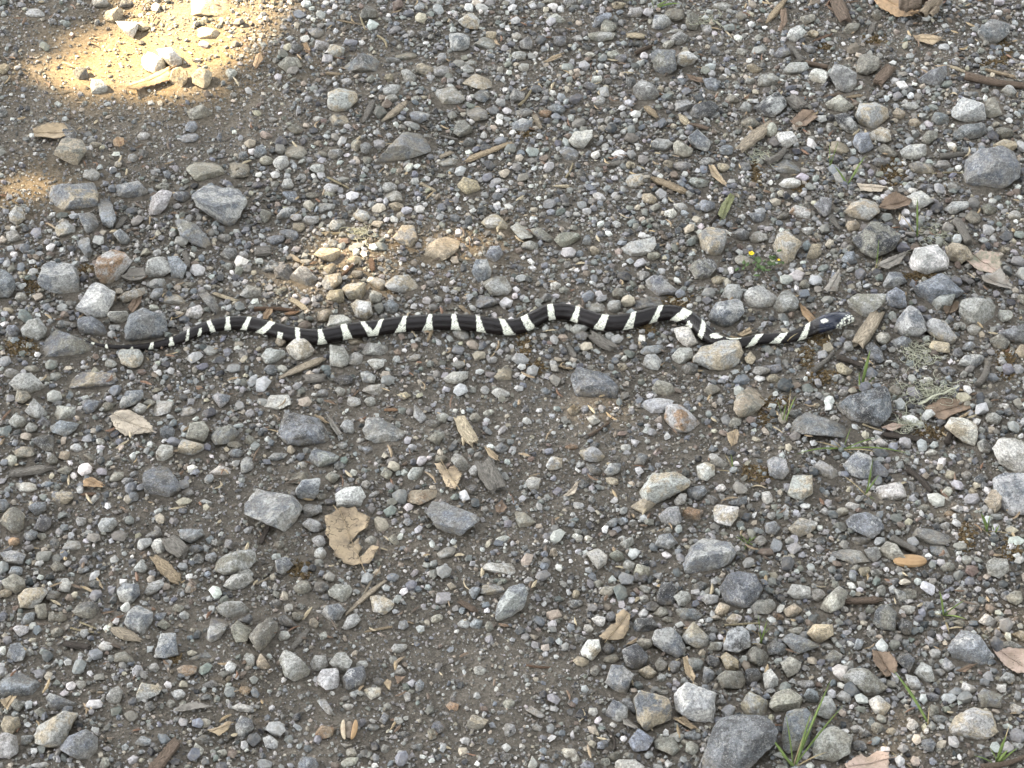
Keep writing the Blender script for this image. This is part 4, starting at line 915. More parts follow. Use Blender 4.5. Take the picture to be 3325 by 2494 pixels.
# tile, colour, curl, cracked, label, outline
LEAVES = [
('20','pale',.4,.7,'cream dry oak leaf with toothed edge and fine cracks, lying flat on soil','945,300 1010,250 1130,240 1240,290 1320,380 1330,430 1200,440 1080,445 1000,390'),
('21','tan',.35,1,'big cracked tan oak leaf with a split lobe and short stalk','600,1180 740,1080 850,1090 980,1190 960,1260 830,1330 790,1390 880,1330 910,1420 880,1510 1000,1420 1060,1440 980,1560 840,1580 760,1560 680,1510 600,1330'),
('00','orange',.9,0,'orange toothed leaf arched up in the sunlit patch of soil','1090,810 1130,730 1300,660 1470,610 1470,700 1380,730 1260,770 1200,800'),
('00','tan',.6,0,'curled tan leaf with dark spots leaning on a tan stone','285,1130 420,1085 560,1090 615,1150 500,1225 300,1200'),
('03','orange',.5,0,'smooth orange-brown leaf tucked under the knotty bark lump','890,0 1110,-20 1320,110 1240,180 1100,150 960,80'),
('03','tan',.3,.5,'cream leaf with a dark jagged tear on bare soil','1255,310 1400,300 1510,330 1420,400 1340,370 1280,350'),
('13','pink',.3,.2,'pinkish orange leaf with a grey-green blotch','1700,590 1840,510 1990,560 2020,640 1970,720 1820,690 1740,650'),
('13','grey',.8,0,'curled grey-tan leaf poking out beneath the blotched pink leaf','1840,740 2000,700 2110,810 2100,850 1960,830 1860,790'),
('13','brown',.8,0,'red-brown holly-like oak leaf with spiny edge behind the blackish stone','950,140 1010,70 1100,30 1250,80 1200,150 1080,180'),
('13','grey',.5,0,'narrow grey leaf lying against the blackish stone','930,650 1010,580 1220,520 1140,620 1040,670'),
('13','grey',1.2,0,'pale grey leaf rolled into a tube behind the snake head','480,850 560,740 620,690 620,780 600,860 510,900'),
('13','orange',.5,0,'pale orange leaf standing just behind the snake neck','265,970 330,1000 420,1100 370,1140 300,1060'),
('13','dark',.9,0,'dark brown curled leaf wedged between two light stones','1510,1020 1560,930 1650,960 1640,1040 1540,1060'),
('23','brown',.4,.2,'broad brown-tan leaf beside the pale lichen','1350,220 1500,140 1740,130 1750,220 1600,270 1520,340 1400,270'),
('23','pink',.4,0,'small pale pointed leaf between dark bark and lichen','980,370 1080,340 1200,350 1080,410'),
('32','tan',.6,.3,'crescent-shaped tan leaf remnant with a bite out of it','750,530 850,430 890,420 890,340 960,310 1020,350 1000,470 960,540 880,570 780,570'),
('02','tan',.6,0,'pointed pale tan leaf with dark spots on grey gravel','1690,1430 1740,1440 1850,1590 1840,1610 1720,1530'),
('22','tan',.5,0,'small tan leaf hanging point down by the rusty stone','1850,430 1940,390 1960,440 1940,510 1890,540 1860,490'),
('21','tan',.7,.8,'ragged tan leaf scrap with deep notches beside the square bark chip','1540,710 1590,700 1640,760 1710,710 1780,780 1750,870 1720,940 1640,890 1600,800'),
('21','tan',.5,0,'slim torn tan leaf touching the square bark chip','1970,550 2020,560 2090,620 2080,670 2010,620'),
('21','brown',.3,0,'small brown five-cornered leaf flat on fine gravel','2060,1060 2120,1000 2170,1070 2130,1110 2070,1110'),
('21','grey',.5,0,'thin grey-brown leaf strip leaning on a dark blue rock','600,250 660,310 740,430 700,450 640,360'),
('21','tan',.5,0,'short curved tan leaf strip on the dark blue rock','500,270 560,275 620,330 600,340 550,300'),
('20','orange',.7,0,'small orange-brown leaf with a slit','720,850 790,800 890,860 890,900 800,890 720,880'),
('33','brown',.7,0,'mottled brown leaf standing on edge beside a grass blade','515,370 600,390 640,440 640,480 580,510 520,430'),
('33','pink',.4,0,'large smooth beige-pink leaf leaning on a blue stone','1110,365 1200,360 1269,375 1320,480 1230,490 1150,430'),
('33','pink',.3,0,'large pinkish leaf with a round notch','380,940 460,880 490,905 540,870 600,880 600,980 400,980'),
('30','tan',.7,0,'tan leaf half under a small grey stone beside a sunken blue rock','0,1090 90,1040 150,1045 80,1130 70,1170'),
('30','tan',.5,0,'folded tan leaf with pointed stalk among fine gravel','1790,1340 1880,1310 1960,1265 2000,1270 1970,1330 1890,1380'),
('32','tan',.6,0,'narrow tan leaf upright between round grey stones','1470,710 1510,700 1580,880 1560,920 1490,850'),
('30','grey',.6,0,'long curved grey-tan seed pod with a slit on bare soil','1500,1170 1560,1120 1700,1095 1860,1130 1700,1150 1560,1185'),
('03','brown',.4,.2,'flat brown oval leaf beneath a weathered wood block','190,1060 300,960 400,960 430,1030 330,1100 240,1100'),
('12','green',.8,0,'olive-green withered leaf with a dark stem','1770,200 1800,110 1880,30 1920,60 1870,160 1820,270'),
('01','orange',.5,0,'tiny bright orange leaf by the edge of the sunlit patch','400,380 440,370 470,440 430,460'),
('01','orange',.5,0,'small orange leaf at the rim of the sunlit patch','0,480 40,460 60,510 0,600 -30,560'),
('31','tan',.5,0,'tiny tan leaf with a pale midrib beside dark pebbles','1100,930 1130,890 1170,920 1150,990'),
('31','brown',.4,0,'small triangular red-brown leaf','1195,870 1290,870 1220,940'),
('10','grey',.7,0,'crumpled grey-brown leaf between two light stones by the snake tail','1040,740 1130,680 1250,680 1260,740 1180,800'),
('10','brown',.5,0,'brown leaf draped over a flat tan stone near the snake tail','1100,1010 1150,920 1230,880 1220,960 1150,1050'),
('03','pale',.4,0,'pale cream leaf at the foot of a green grass tuft','770,1590 900,1590 1020,1620 980,1659 800,1650'),
('02','brown',.4,0,'dull brown leaf lying beside a blue-grey block','1500,640 1640,680 1650,720 1540,700'),
('32','grey',.6,0,'grey leaf curled against a large tan-fronted stone','940,1220 1000,1240 1080,1310 1050,1320 960,1280'),
('32','tan',.6,0,'crumpled tan leaf under a large light lumpy stone','1380,1230 1480,1220 1590,1310 1540,1330'),
('12','tan',.5,0,'pointed tan leaf just above the snake where it dips behind a stone','1940,1230 2050,1170 2070,1220 1980,1250'),
('33','brown',.5,0,'thin brown leaf against a blue stone','930,470 1000,440 1030,440 980,480'),
('02','tan',.6,0,'long curled tan leaf lying alone on grey gravel','260,545 340,490 420,465 425,495 330,530'),
('03','brown',.6,0,'drooping brown leaf next to the leaning tan stick','100,90 160,90 170,190 110,290 85,270 115,190'),
('00','orange',.3,0,'round orange leaf scrap on dark fine gravel','975,1215 1020,1185 1070,1200 1075,1250 1030,1275 985,1260'),
('22','pale',.6,0,'pale leaf sliver curled round a dark blue pebble','430,970 500,910 560,840 565,880 540,950 480,965'),
('11','orange',.4,0,'orange-brown leaf scrap beside the red-brown twig','60,1050 100,1000 140,995 145,1040 90,1100 60,1095'),
]
def ground_poly(tile, txt, z):
    P = []
    for q in txt.split():
        x, y = q.split(',')
        P.append(on_z(*tpx(tile, float(x), float(y)), z))
    return np.array(P)

def top_of_stones(x, y):
    """height of the listed stones near a point, so leaves and sticks rest on them"""
    h = 0.0
    for st in STN:
        b = st['base']; d = math.hypot(b[0] - x, b[1] - y)
        if d < st['R']:
            h = max(h, (st['R'] * (0.3 if st['sunk'] else 0.75)) * (1 - (d / st['R']) ** 2))
    return h

LEAF_LM = []
def build_leaf(tile, colr, curl, crack, label, txt, idx):
    rng = np.random.default_rng(100 + idx)
    P = ground_poly(tile, txt, 0.006)
    c0 = P.mean(0)
    zb = float(hground(c0[0], c0[1])) + 0.0035 + 0.45 * top_of_stones(c0[0], c0[1])
    P = ground_poly(tile, txt, zb)
    # toothed, slightly wavy edge
    E = []
    per = np.linalg.norm(np.roll(P, -1, 0) - P, axis=1).sum()
    tooth = per / 46
    for i in range(len(P)):
        a, b = P[i], P[(i + 1) % len(P)]
        L = np.linalg.norm(b - a); k = max(1, int(L / tooth))
        nr = np.array([b[1] - a[1], a[0] - b[0], 0]) / (L + 1e-9)
        for j in range(k):
            q = a + (b - a) * (j / k)
            E.append(q + nr * tooth * (0.28 if j % 2 else -0.12) * rng.uniform(0.3, 1.2))
    E = np.array(E); c = E.mean(0)
    X = E[:, :2] - c[:2]
    _, _, Vt = np.linalg.svd(X - X.mean(0))
    ax, ay = Vt[0], Vt[1]
    Ls = np.abs(X @ ax).max(); Bs = np.abs(X @ ay).max()
    step = max(Bs / 5, 0.0012)
    pts = [Vector((p[0], p[1])) for p in X]
    ne = len(pts)
    mn, mx = X.min(0), X.max(0)
    for gx_ in np.arange(mn[0], mx[0], step):
        for gy_ in np.arange(mn[1], mx[1], step):
            pts.append(Vector((gx_ + rng.uniform(-.2, .2) * step, gy_ + rng.uniform(-.2, .2) * step)))
    edges = [(i, (i + 1) % ne) for i in range(ne)]
    res = delaunay_2d_cdt(pts, edges, [list(range(ne))], 1, 1e-7)
    V2 = np.array([[v.x, v.y] for v in res[0]]); F = [f for f in res[2] if len(f) == 3]
    used = sorted({i for f in F for i in f}); mp = {k: i for i, k in enumerate(used)}
    V2 = V2[used]; F = np.array([[mp[i] for i in f] for f in F])
    u = V2 @ ax / Ls; w = V2 @ ay / Bs
    so = rng.random(3) * 50
    sgn = 1 if rng.random() < 0.7 else -1
    z = curl * Bs * 0.55 * (w ** 2 if sgn > 0 else (1 - w ** 2) * 0.8) + 0.25 * curl * Ls * u ** 2 * 0.5
    z += 0.10 * Bs * vnoise(np.stack([u * 2.2, w * 2.2, u * 0], 1) + so) + 0.0006 * vnoise(np.stack([u * 9, w * 9, u * 0], 1) + so)
    z += 0.05 * Bs * np.abs(w)
    z -= z.min() * 0.6
    V = np.stack([V2[:, 0], V2[:, 1], z], 1)
    c1, c2 = LC[colr]
    j = rng.normal(1, 0.08)
    n = len(V)
    edge = np.tile(np.array(c1) * j, (n, 1))
    Vb = V.copy(); Vb[:, 2] -= 0.0006                       # underside: the blade has thickness
    VV = np.concatenate([V, Vb]); 
    cnt = {}
    for f in F:
        for a, b in ((f[0], f[1]), (f[1], f[2]), (f[2], f[0])):
            cnt[(a, b)] = cnt.get((a, b), 0) + 1
    rim = [e for e in cnt if (e[1], e[0]) not in cnt]
    FF = np.concatenate([F, F[:, ::-1] + n, np.array([[a, a + n, b] for a, b in rim]), np.array([[b, a + n, b + n] for a, b in rim])])
    c2a = np.tile(np.array(c2) * j * 0.78, (2 * n, 1))
    if colr == 'pink' and tile == '13':
        c2a = np.tile(np.array((0.17, 0.185, 0.13)), (2 * n, 1))
    uv = np.concatenate([np.stack([u, w], 1)] * 2)
    loc = np.array([c[0], c[1], zb])
    nm = 'seed_pod' if 'pod' in label else 'dead_leaf'
    o = link(nm, np_mesh(nm, VV, FF, dict(Col=np.concatenate([edge, edge]), Col2=c2a, Crack=np.full(2 * n, float(crack) * 0.8)), uv=uv), M_LEAF, loc=loc)
    tag(o, label, 'seed pod' if 'pod' in label else 'leaf', 'dead leaves and pods on the gravel')
    # midrib and stalk
    if Ls > 0.008 and 'pod' not in label:
        q = np.linspace(-0.92, 1.12, 12)
        zz = np.array([z[np.argmin((u - a) ** 2 + w ** 2)] for a in q]) + 0.0004
        M = np.stack([q * Ls * ax[0], q * Ls * ax[1], zz], 1)
        Vm, Fm, um = tube(M, 0.00045 * (1 - 0.4 * np.linspace(1, 0, 12)), 5)
        me = np_mesh('midrib', Vm, Fm, dict(Col=np.tile(np.array(c1) * 1.25, (len(Vm), 1))), uv=um)
        link('midrib', me, M_WOOD, o)
    LEAF_LM.append((label, loc[:2], max(Ls, Bs)))
for i, L in enumerate(LEAVES):
    build_leaf(*L, i)

# ------------------------------------------------------------------ wood chips, bark and twigs
WC = {'pale': (0.40, 0.34, 0.255), 'cream': (0.52, 0.44, 0.31), 'tan': (0.36, 0.285, 0.19), 'brown': (0.185, 0.14, 0.105), 'red': (0.19, 0.125, 0.085),
      'grey': (0.205, 0.19, 0.165), 'dark': (0.085, 0.072, 0.06), 'orange': (0.32, 0.20, 0.12), 'straw': (0.47, 0.40, 0.26)}
# tile, x0,y0,x1,y1,width, colour, kind (c chip, t twig, b bark slab), label
WOOD = [
('01',1100,1040,1300,880,62,'pale','c','pale splintered wood chip leaning between grey stones'),('01',925,1050,1005,880,58,'grey','c','grey-brown wood chip with split end beside the pale splintered chip'),
('01',600,630,740,640,32,'tan','c','short tan splinter below the sunken dark blue rock'),('01',1810,1390,2200,1235,62,'tan','c','tan leaf-shaped wood sliver with a long thin tail'),
('01',1560,1165,1740,1205,30,'grey','c','thin grey splinter touching an olive-grey stone'),('01',1590,1360,1690,1310,42,'pale','c','small pale fibrous chip near the long sunken slab'),
('01',900,130,948,262,20,'straw','t','white bent straw under a pointed olive-grey stone'),('01',1050,310,1125,412,22,'straw','t','short straw stalk lying on grit'),('01',690,170,900,212,26,'tan','c','thin tan sliver at the sunlit rim'),
('01',615,1530,800,1625,20,'straw','t','long straw splinter between light grey stones'),('01',1420,1580,1545,1650,32,'cream','c','cream splinter next to a tan block'),
('02',995,305,1130,315,72,'cream','c','cream fibrous wood chip with ragged end'),('02',1150,920,1245,1010,62,'tan','c','tan flat wood chip on bare grit'),('02',1440,990,1512,1075,60,'cream','c','cream wood chip wedged below the blackish stone'),
('02',1530,1065,1685,1110,52,'brown','c','brown banded bark chip below the blackish stone'),('02',1965,1290,2230,1070,112,'pale','c','thick pale weathered wood block with brown core'),('02',1205,1540,1490,1659,72,'tan','c','tan ribbed bark chip beside a cream-sided stone'),
('02',740,1425,965,1400,58,'grey','c','grey-brown bark sliver among small grey stones'),('02',60,910,172,750,24,'straw','t','pale straight stalk at the edge of a grey stone'),('02',460,1535,522,1410,20,'straw','t','pale splinter below a sunken blue stone'),
('02',185,985,245,1110,50,'pale','c','pinkish oblong chip beside a brown stone'),('02',345,1605,485,1608,34,'cream','c','white curled peel on bare soil'),('02',1060,460,1200,400,40,'brown','t','brown curled root fibre'),
('03',575,-20,665,175,125,'brown','b','large brown bark piece with pale inner wood'),('03',-10,190,155,-10,58,'tan','c','leaning tan stick with flat face'),('03',1700,655,2260,745,72,'brown','t','thick brown twig with pale broken end and lichen crust'),
('03',1880,600,2155,672,40,'tan','c','tan curled bark strip above the thick brown twig'),('03',1578,575,1705,622,42,'cream','c','cream bone-like chip with dark holes beside the thick brown twig'),('03',180,380,295,530,58,'grey','c','grey split stick above a light grey stone'),
('03',330,540,520,580,46,'brown','t','brown twig end between two light stones'),('03',680,840,820,825,38,'tan','c','short tan bark curl under an olive-grey stone'),('03',490,835,640,808,34,'brown','c','dark brown bark curl under an olive-grey stone'),
('03',1485,1352,1695,1330,52,'grey','t','short grey barked stick near the big round boulder'),('03',380,360,560,290,28,'red','c','red-brown thin bark strip'),('03',1420,1502,1685,1495,18,'straw','t','straight straw stem beside the big round boulder'),
('03',880,290,915,195,48,'grey','c','grey flat stick stub'),('03',0,1400,150,1290,68,'grey','t','grey barked stick leaning by a whitish stone'),
('03',190,840,300,930,130,'grey','b','square weathered wood block above the flat brown leaf'),
('03',950,720,1060,570,110,'brown','b','pinkish brown bark slab beside an olive-grey block'),
('10',1010,310,1080,220,54,'grey','c','grey-brown wood chip beside the layered outcrop'),('10',1590,520,1622,645,48,'grey','c','grey chip standing beside a dull blue stone'),('10',1840,870,2045,940,40,'cream','c','pale splinter above the snake tail'),
('10',780,1255,850,1300,26,'pale','c','small pale splinter beside the snake tail tip'),
('11',-20,1010,335,1022,40,'red','t','red-brown twig running towards the tan stones'),('11',250,1052,372,1030,40,'orange','c','orange bark chip at the end of the red-brown twig'),('11',295,920,435,1015,50,'cream','c','bundle of cream splinters above the snake'),
('11',210,1600,575,1440,72,'pale','c','long pale split wood piece in front of the snake'),('11',420,1610,585,1600,88,'grey','b','grey bark chunk below the long pale split wood'),('11',1760,980,1840,1055,40,'tan','c','tan fibre bundle touching the snake back'),
('11',985,570,1010,680,46,'red','c','red-brown bark chip among tan stones'),('11',740,720,835,630,30,'red','t','dark red twig leaning on a tan stone'),('11',1478,1290,1522,1190,28,'tan','c','tan splinter sticking out from under the snake'),
('11',520,345,725,355,20,'straw','t','thin straw lying by a grey stone'),('11',290,540,382,602,40,'pale','c','pale notched chip on small gravel'),('11',-10,515,125,505,100,'grey','b','grey weathered wood lump with grain'),
('12',1712,270,1800,100,24,'dark','t','dark stem beside the olive-green leaf'),('12',470,1310,540,1420,50,'grey','c','grey-tan wood chip in front of the snake'),('12',400,1500,522,1525,38,'tan','c','small tan curved chip'),
('12',680,1230,860,1345,105,'grey','b','grey-tan slanted wood block in front of the snake belly'),
('13',790,1300,945,1050,135,'pale','b','large pinkish pale wood chip in front of the snake snout'),('13',1630,250,1735,440,92,'grey','t','thick grey-brown stick stub with rough bark'),('13',530,195,622,322,50,'grey','c','pale grey curled chip near a white rusty stone'),
('13',395,1540,565,1390,48,'grey','t','silvery forked twig below the snake head'),('13',600,1430,825,1505,52,'dark','t','dark stick by the silvery twig'),('13',1815,1660,1895,1455,60,'grey','t','grey twig beside a rust coloured moss patch'),
('20',75,770,465,715,92,'grey','c','long grey-tan weathered wood stick on soil'),('20',700,950,825,948,38,'red','c','red-brown chip under the orange-brown leaf'),('20',1330,1490,1540,1700,110,'tan','c','stout tan splintered wood piece beside a white stone'),
('20',1440,1330,1590,1460,150,'grey','b','rough grey rotten wood lump beside a white stone'),
('21',1760,300,1870,500,118,'cream','b','bleached cream wood chunk with ragged ends'),('21',1960,680,2080,890,165,'grey','b','square grey bark chip with a crosswise crack'),('21',1110,220,1232,220,36,'orange','c','orange-brown straight chip on soil'),('21',40,1370,105,1230,44,'dark','c','dark wood splinter by the large pale blue slab'),
('22',660,445,835,332,30,'brown','t','curved brown twig among small gravel'),('23',1200,730,1415,935,56,'dark','t','dark grey twig slanting across small gravel'),('23',1545,505,1638,325,58,'dark','t','dark stick propped on a whitish stone'),
('23',1000,430,1445,500,60,'dark','b','dark brown rotten bark strip beside the lichen'),('23',1070,1330,1285,1445,70,'grey','t','grey rough stick beside an olive-grey wedge stone'),('23',820,342,985,402,18,'straw','t','thin pale straw on the sunken slab'),
('30',960,455,1210,555,92,'pale','c','pale grained wood chunk beside a blue lumpy stone'),('30',1335,1660,1525,1430,112,'brown','c','twisted brown wood piece with torn end'),('30',610,450,865,490,20,'straw','t','pair-forming long straw stalk beside a dark flat stone'),('30',690,400,845,462,18,'straw','t','shorter straw stalk beside a dark flat stone'),
('30',560,585,765,615,70,'dark','b','dark flat bark chip on fine gravel'),
('31',785,325,1110,45,46,'pale','c','long pale splinter pointing at a whitish tan stone'),('31',880,255,990,45,22,'pale','t','thin side splinter alongside the long pale splinter'),('31',310,625,450,460,58,'grey','c','grey-tan flat wood chip by a wedge stone'),('31',940,482,1170,440,24,'tan','c','thin curved tan sliver'),
('31',0,70,110,20,26,'pale','t','pale twig beside a blue stone'),('31',1755,220,1905,305,58,'brown','c','rolled brown bark curl on soil'),
('32',820,1330,882,1500,34,'dark','t','dark upright twig beside a square blue stone'),('32',1830,430,2135,410,24,'straw','t','flat straw blade leading to the grass'),('32',120,770,330,790,22,'red','t','red-brown thin twig on bare soil'),
('33',385,125,565,115,38,'brown','c','brown bark strip above a dark wedge stone'),('33',570,830,715,950,9,'straw','t','thin white dry stem beside the notched pink leaf'),('33',1060,945,1290,885,30,'brown','t','brown stick beneath the grass'),
]
WOOD_MARK = []
def build_wood(tile, x0, y0, x1, y1, wd, colr, kind, label, idx):
    rng = np.random.default_rng(500 + idx)
    k = 832 / 1269 if tile == '33' else 832 / 2212
    a = on_z(*tpx(tile, x0, y0), 0.004); b = on_z(*tpx(tile, x1, y1), 0.004)
    mid = (a + b) / 2
    w = wd * k * px_size(mid)
    hs_ = top_of_stones(mid[0], mid[1])
    z0 = float(hground(mid[0], mid[1])) + w * (0.30 if kind != 't' else 0.42) + 0.0012 + 0.35 * min(hs_, 0.012)
    a = on_z(*tpx(tile, x0, y0), z0); b = on_z(*tpx(tile, x1, y1), z0)
    for q in np.linspace(0.05, 0.95, 9): WOOD_MARK.append((*(a + (b - a) * q)[:2], w * 0.5))
    L = np.linalg.norm(b - a)
    ax = (b - a) / L
    sd = np.cross([0, 0, 1.0], ax); up = np.array([0, 0, 1.0])
    ns, seg = (22, 14)
    s = np.linspace(0, 1, ns)
    so = rng.random(3) * 60
    if kind == 't':
        rw = 0.5 * w * (1 - 0.25 * s); rh = rw.copy(); sq = 0
    elif kind == 'b':
        rw = 0.5 * w * (0.82 + 0.18 * np.sin(math.pi * s)); rh = rw * 0.45; sq = 1
    else:
        e0_, e1_ = rng.uniform(0.15, 0.8, 2); k0_, k1_ = rng.uniform(0.05, 0.45, 2)
        rw = 0.5 * w * np.minimum(np.minimum(e0_ + (1 - e0_) * s / k0_, e1_ + (1 - e1_) * (1 - s) / k1_), 1) * (1 + 0.10 * LAT[idx % 60, :ns, 7]); rh = rw * rng.uniform(0.30, 0.55); sq = 1
    bend = rng.normal(0, 0.05 if kind == 't' else 0.012) * L * np.sin(math.pi * s) if kind != 'b' else 0 * s
    th = np.arange(seg) * 2 * math.pi / seg
    ct, sn = np.cos(th), np.sin(th)
    if sq:
        pw = 0.55
        ct = np.sign(ct) * np.abs(ct) ** pw; sn = np.sign(sn) * np.abs(sn) ** pw
    # fibres: ridges run along the piece, ends ragged
    fib = vnoise(np.stack([np.tile(s[:, None] * 2.0, (1, seg)), np.tile(ct[None] * 3, (ns, 1)), np.tile(sn[None] * 3, (ns, 1))], -1) + so)
    rag = (LAT[int(so[0]) % 60, :seg, int(so[1]) % 60]) * (0.10 if kind != 't' else 0.03) * min(3.0, w / L * 6 + 0.4)
    sx = s[:, None] + rag[None] * (np.clip(np.abs(s - 0.5) * 2 - 0.5, 0, 1) ** 1.0 * np.sign(s - 0.5))[:, None]
    rr = 1 + 0.22 * fib
    C = a[None] + bend[:, None] * sd[None]
    V = C[:, None] + sx[..., None] * (b - a) + (rw[:, None] * rr * ct[None])[..., None] * sd + (rh[:, None] * rr * sn[None])[..., None] * up
    V = V.reshape(-1, 3)
    i = np.arange(ns - 1)[:, None] * seg; q = np.arange(seg)[None]; q2 = (q + 1) % seg
    F = np.stack([i + q, i + q2, i + seg + q2, i + seg + q], -1).reshape(-1, 4)
    tri = np.concatenate([F[:, [0, 1, 2]], F[:, [0, 2, 3]]])
    e0 = len(V); V = np.concatenate([V, [V[:seg].mean(0) + (b - a) * 0.01, V[-seg:].mean(0) - (b - a) * 0.01]])
    caps = [[e0, (j + 1) % seg, j] for j in range(seg)] + [[e0 + 1, (ns - 1) * seg + j, (ns - 1) * seg + (j + 1) % seg] for j in range(seg)]
    tri = np.concatenate([tri, np.array(caps)])
    u = np.concatenate([np.repeat(s * L / max(w, 0.004), seg), [0, 1]]); v = np.concatenate([np.tile(np.arange(seg) / seg, ns) * 2, [0.5, 0.5]])
    base = np.array([mid[0], mid[1], float(hground(mid[0], mid[1]))])
    col = np.tile(np.array(WC[colr]) * rng.normal(1, 0.07), (len(V), 1))
    nm = {'t': 'twig', 'c': 'wood_chip', 'b': 'bark_piece'}[kind]
    if 'straw' in label: nm = 'straw'
    o = link(nm, np_mesh(nm, V - base, tri, dict(Col=col), uv=np.stack([u, v], 1), smooth=(kind == 't')), M_WOOD, loc=base)
    tag(o, label, {'t': 'twig', 'c': 'wood chip', 'b': 'bark'}[kind] if nm != 'straw' else 'straw', 'bits of wood and straw on the gravel')
for i, W_ in enumerate(WOOD):
    build_wood(*W_, i)

# knotty bark lump with the orange leaf tucked under it
def build_lump():
    root = tag(bpy.data.objects.new('knotty_wood', None), 'knotty lump of rotten bark and root with an orange leaf under it', 'wood')
    COL.objects.link(root)
    b0 = on_z(*tpx('03', 1330, 110), 0.0); root.location = b0
    rng = np.random.default_rng(77)
    for k, (x0, y0, x1, y1, w) in enumerate([(1130, 40, 1330, 30, 120), (1330, 120, 1500, -30, 90), (1180, -60, 1560, -50, 150), (1400, 130, 1470, 60, 60)]):
        a = on_z(*tpx('03', x0, y0), 0.018); b = on_z(*tpx('03', x1, y1), 0.022)
        s = np.linspace(0, 1, 26)[:, None]
        P = a + (b - a) * s
        r = 0.5 * w * 832 / 2212 * px_size(a)
        V, F, uv = tube(P, r * (0.55 + 0.5 * np.sin(math.pi * s[:, 0]) ** 0.5), 18)
        so = rng.random(3) * 50
        cn = np.repeat(P, 18, 0)
        d = V - cn
        V = cn + d * (1 + 0.45 * vnoise(V * 170 + so) + 0.25 * vnoise(V * 420 + so))[:, None]
        link('gnarl', np_mesh('gnarl', V - b0, F, dict(Col=np.tile(np.array([(0.19, 0.15, 0.115), (0.30, 0.245, 0.18)][k % 2]), (len(V), 1))), uv=uv * np.array([2, 2])), M_WOOD, root)
build_lump()

# tan seed husk, and a split husk with its two shells
def build_husks():
    m = mat_flat('tan_husk', (0.42, 0.28, 0.15), (0.34, 0.22, 0.115), 120, 0.6)
    b = on_z(*tpx('23', 1225, 1552), 0.0)
    k = px_size(b) * 832 / 2212
    V0, F0 = ICO[4]
    V = V0 * np.array([140 * k, 62 * k, 46 * k])
    ridge = 1 + 0.05 * np.cos(np.arctan2(V0[:, 2], V0[:, 1]) * 9)
    slit = np.exp(-((V0[:, 1] + 0.25 + 0.1 * V0[:, 0]) / 0.05) ** 2) * (V0[:, 2] > 0) * np.clip(0.8 - np.abs(V0[:, 0] - 0.15), 0, 1)
    V = V * (ridge * (1 - 0.22 * slit))[:, None]
    o = link('seed_husk', np_mesh('seed_husk', V + [0, 0, 40 * k], F0), m, loc=b)
    tag(o, 'smooth oblong tan seed husk with a lengthwise crack', 'seed husk')
    root = tag(bpy.data.objects.new('split_husk', None), 'open split seed husk with curved tan shells and pale inside', 'seed husk')
    COL.objects.link(root)
    b = on_z(*tpx('31', 797, 1390), 0.0); root.location = b
    m2 = mat_flat('pale_husk', (0.50, 0.43, 0.31), (0.30, 0.24, 0.17), 160, 0.7)
    m3 = mat_flat('husk_core', (0.30, 0.26, 0.21), (0.14, 0.11, 0.085), 160, 0.8)
    k = px_size(b) * 832 / 2212
    for nm, dx, tw, mm in (('shell', -36, 0.10, m2), ('shell', 38, -0.14, m), ('kernel', 2, 0.05, m3)):
        V0, F0 = ICO[4]
        V = V0 * (np.array([36 * k, 105 * k, 40 * k]) if nm == 'shell' else np.array([40 * k, 92 * k, 20 * k]))
        if nm == 'shell':
            V[:, 0] = np.where(V[:, 0] * (-dx) > 0, V[:, 0] * 0.25, V[:, 0])    # hollow towards the middle
        c, s = math.cos(tw), math.sin(tw)
        V = V @ np.array([[c, -s, 0], [s, c, 0], [0, 0, 1]]).T
        link(nm, np_mesh(nm, V + [dx * k, 60 * k, 26 * k], F0), mm, root)
build_husks()

# ------------------------------------------------------------------ grass, flower, moss, lichen
M_GRASS = mat_flat('grass_blade', (0.175, 0.24, 0.07), (0.13, 0.185, 0.055), 60, 0.55)
M_DRYGRASS = mat_flat('dry_grass', (0.42, 0.35, 0.20), (0.30, 0.24, 0.14), 90, 0.7)
def blade_mesh(A, B, w, sag, rng):
    A, B = np.asarray(A), np.asarray(B)
    s = np.linspace(0, 1, 9)
    L = np.linalg.norm(B - A)
    P = A + (B - A) * s[:, None]
    P[:, 2] += sag * L * np.sin(math.pi * s)
    t = np.gradient(P, axis=0); t /= np.linalg.norm(t, axis=1)[:, None]
    v = CAM - P; v /= np.linalg.norm(v, axis=1)[:, None]
    v = v + np.array([rng.normal(0, .5), rng.normal(0, .5), 0.4])
    sd = np.cross(t, v); sd /= np.linalg.norm(sd, axis=1)[:, None]
    nrm = np.cross(sd, t)
    wd = 0.5 * w * np.clip(np.minimum(1, (1 - s) * 2.2 + 0.03) * (0.55 + 0.9 * s) ** 0.5, 0, 1)
    Lf, Rt = P + sd * wd[:, None], P - sd * wd[:, None]
    Md = P - nrm * (wd * 0.45)[:, None]
    Bk = Md - nrm * 0.00025
    V = np.stack([Lf, Md, Rt, Bk], 1).reshape(-1, 3)
    i = np.arange(8)[:, None] * 4; k = np.arange(4)[None]; k2 = (k + 1) % 4
    F = np.stack([i + k, i + k2, i + 4 + k2, i + 4 + k], -1).reshape(-1, 4)
    return V, F
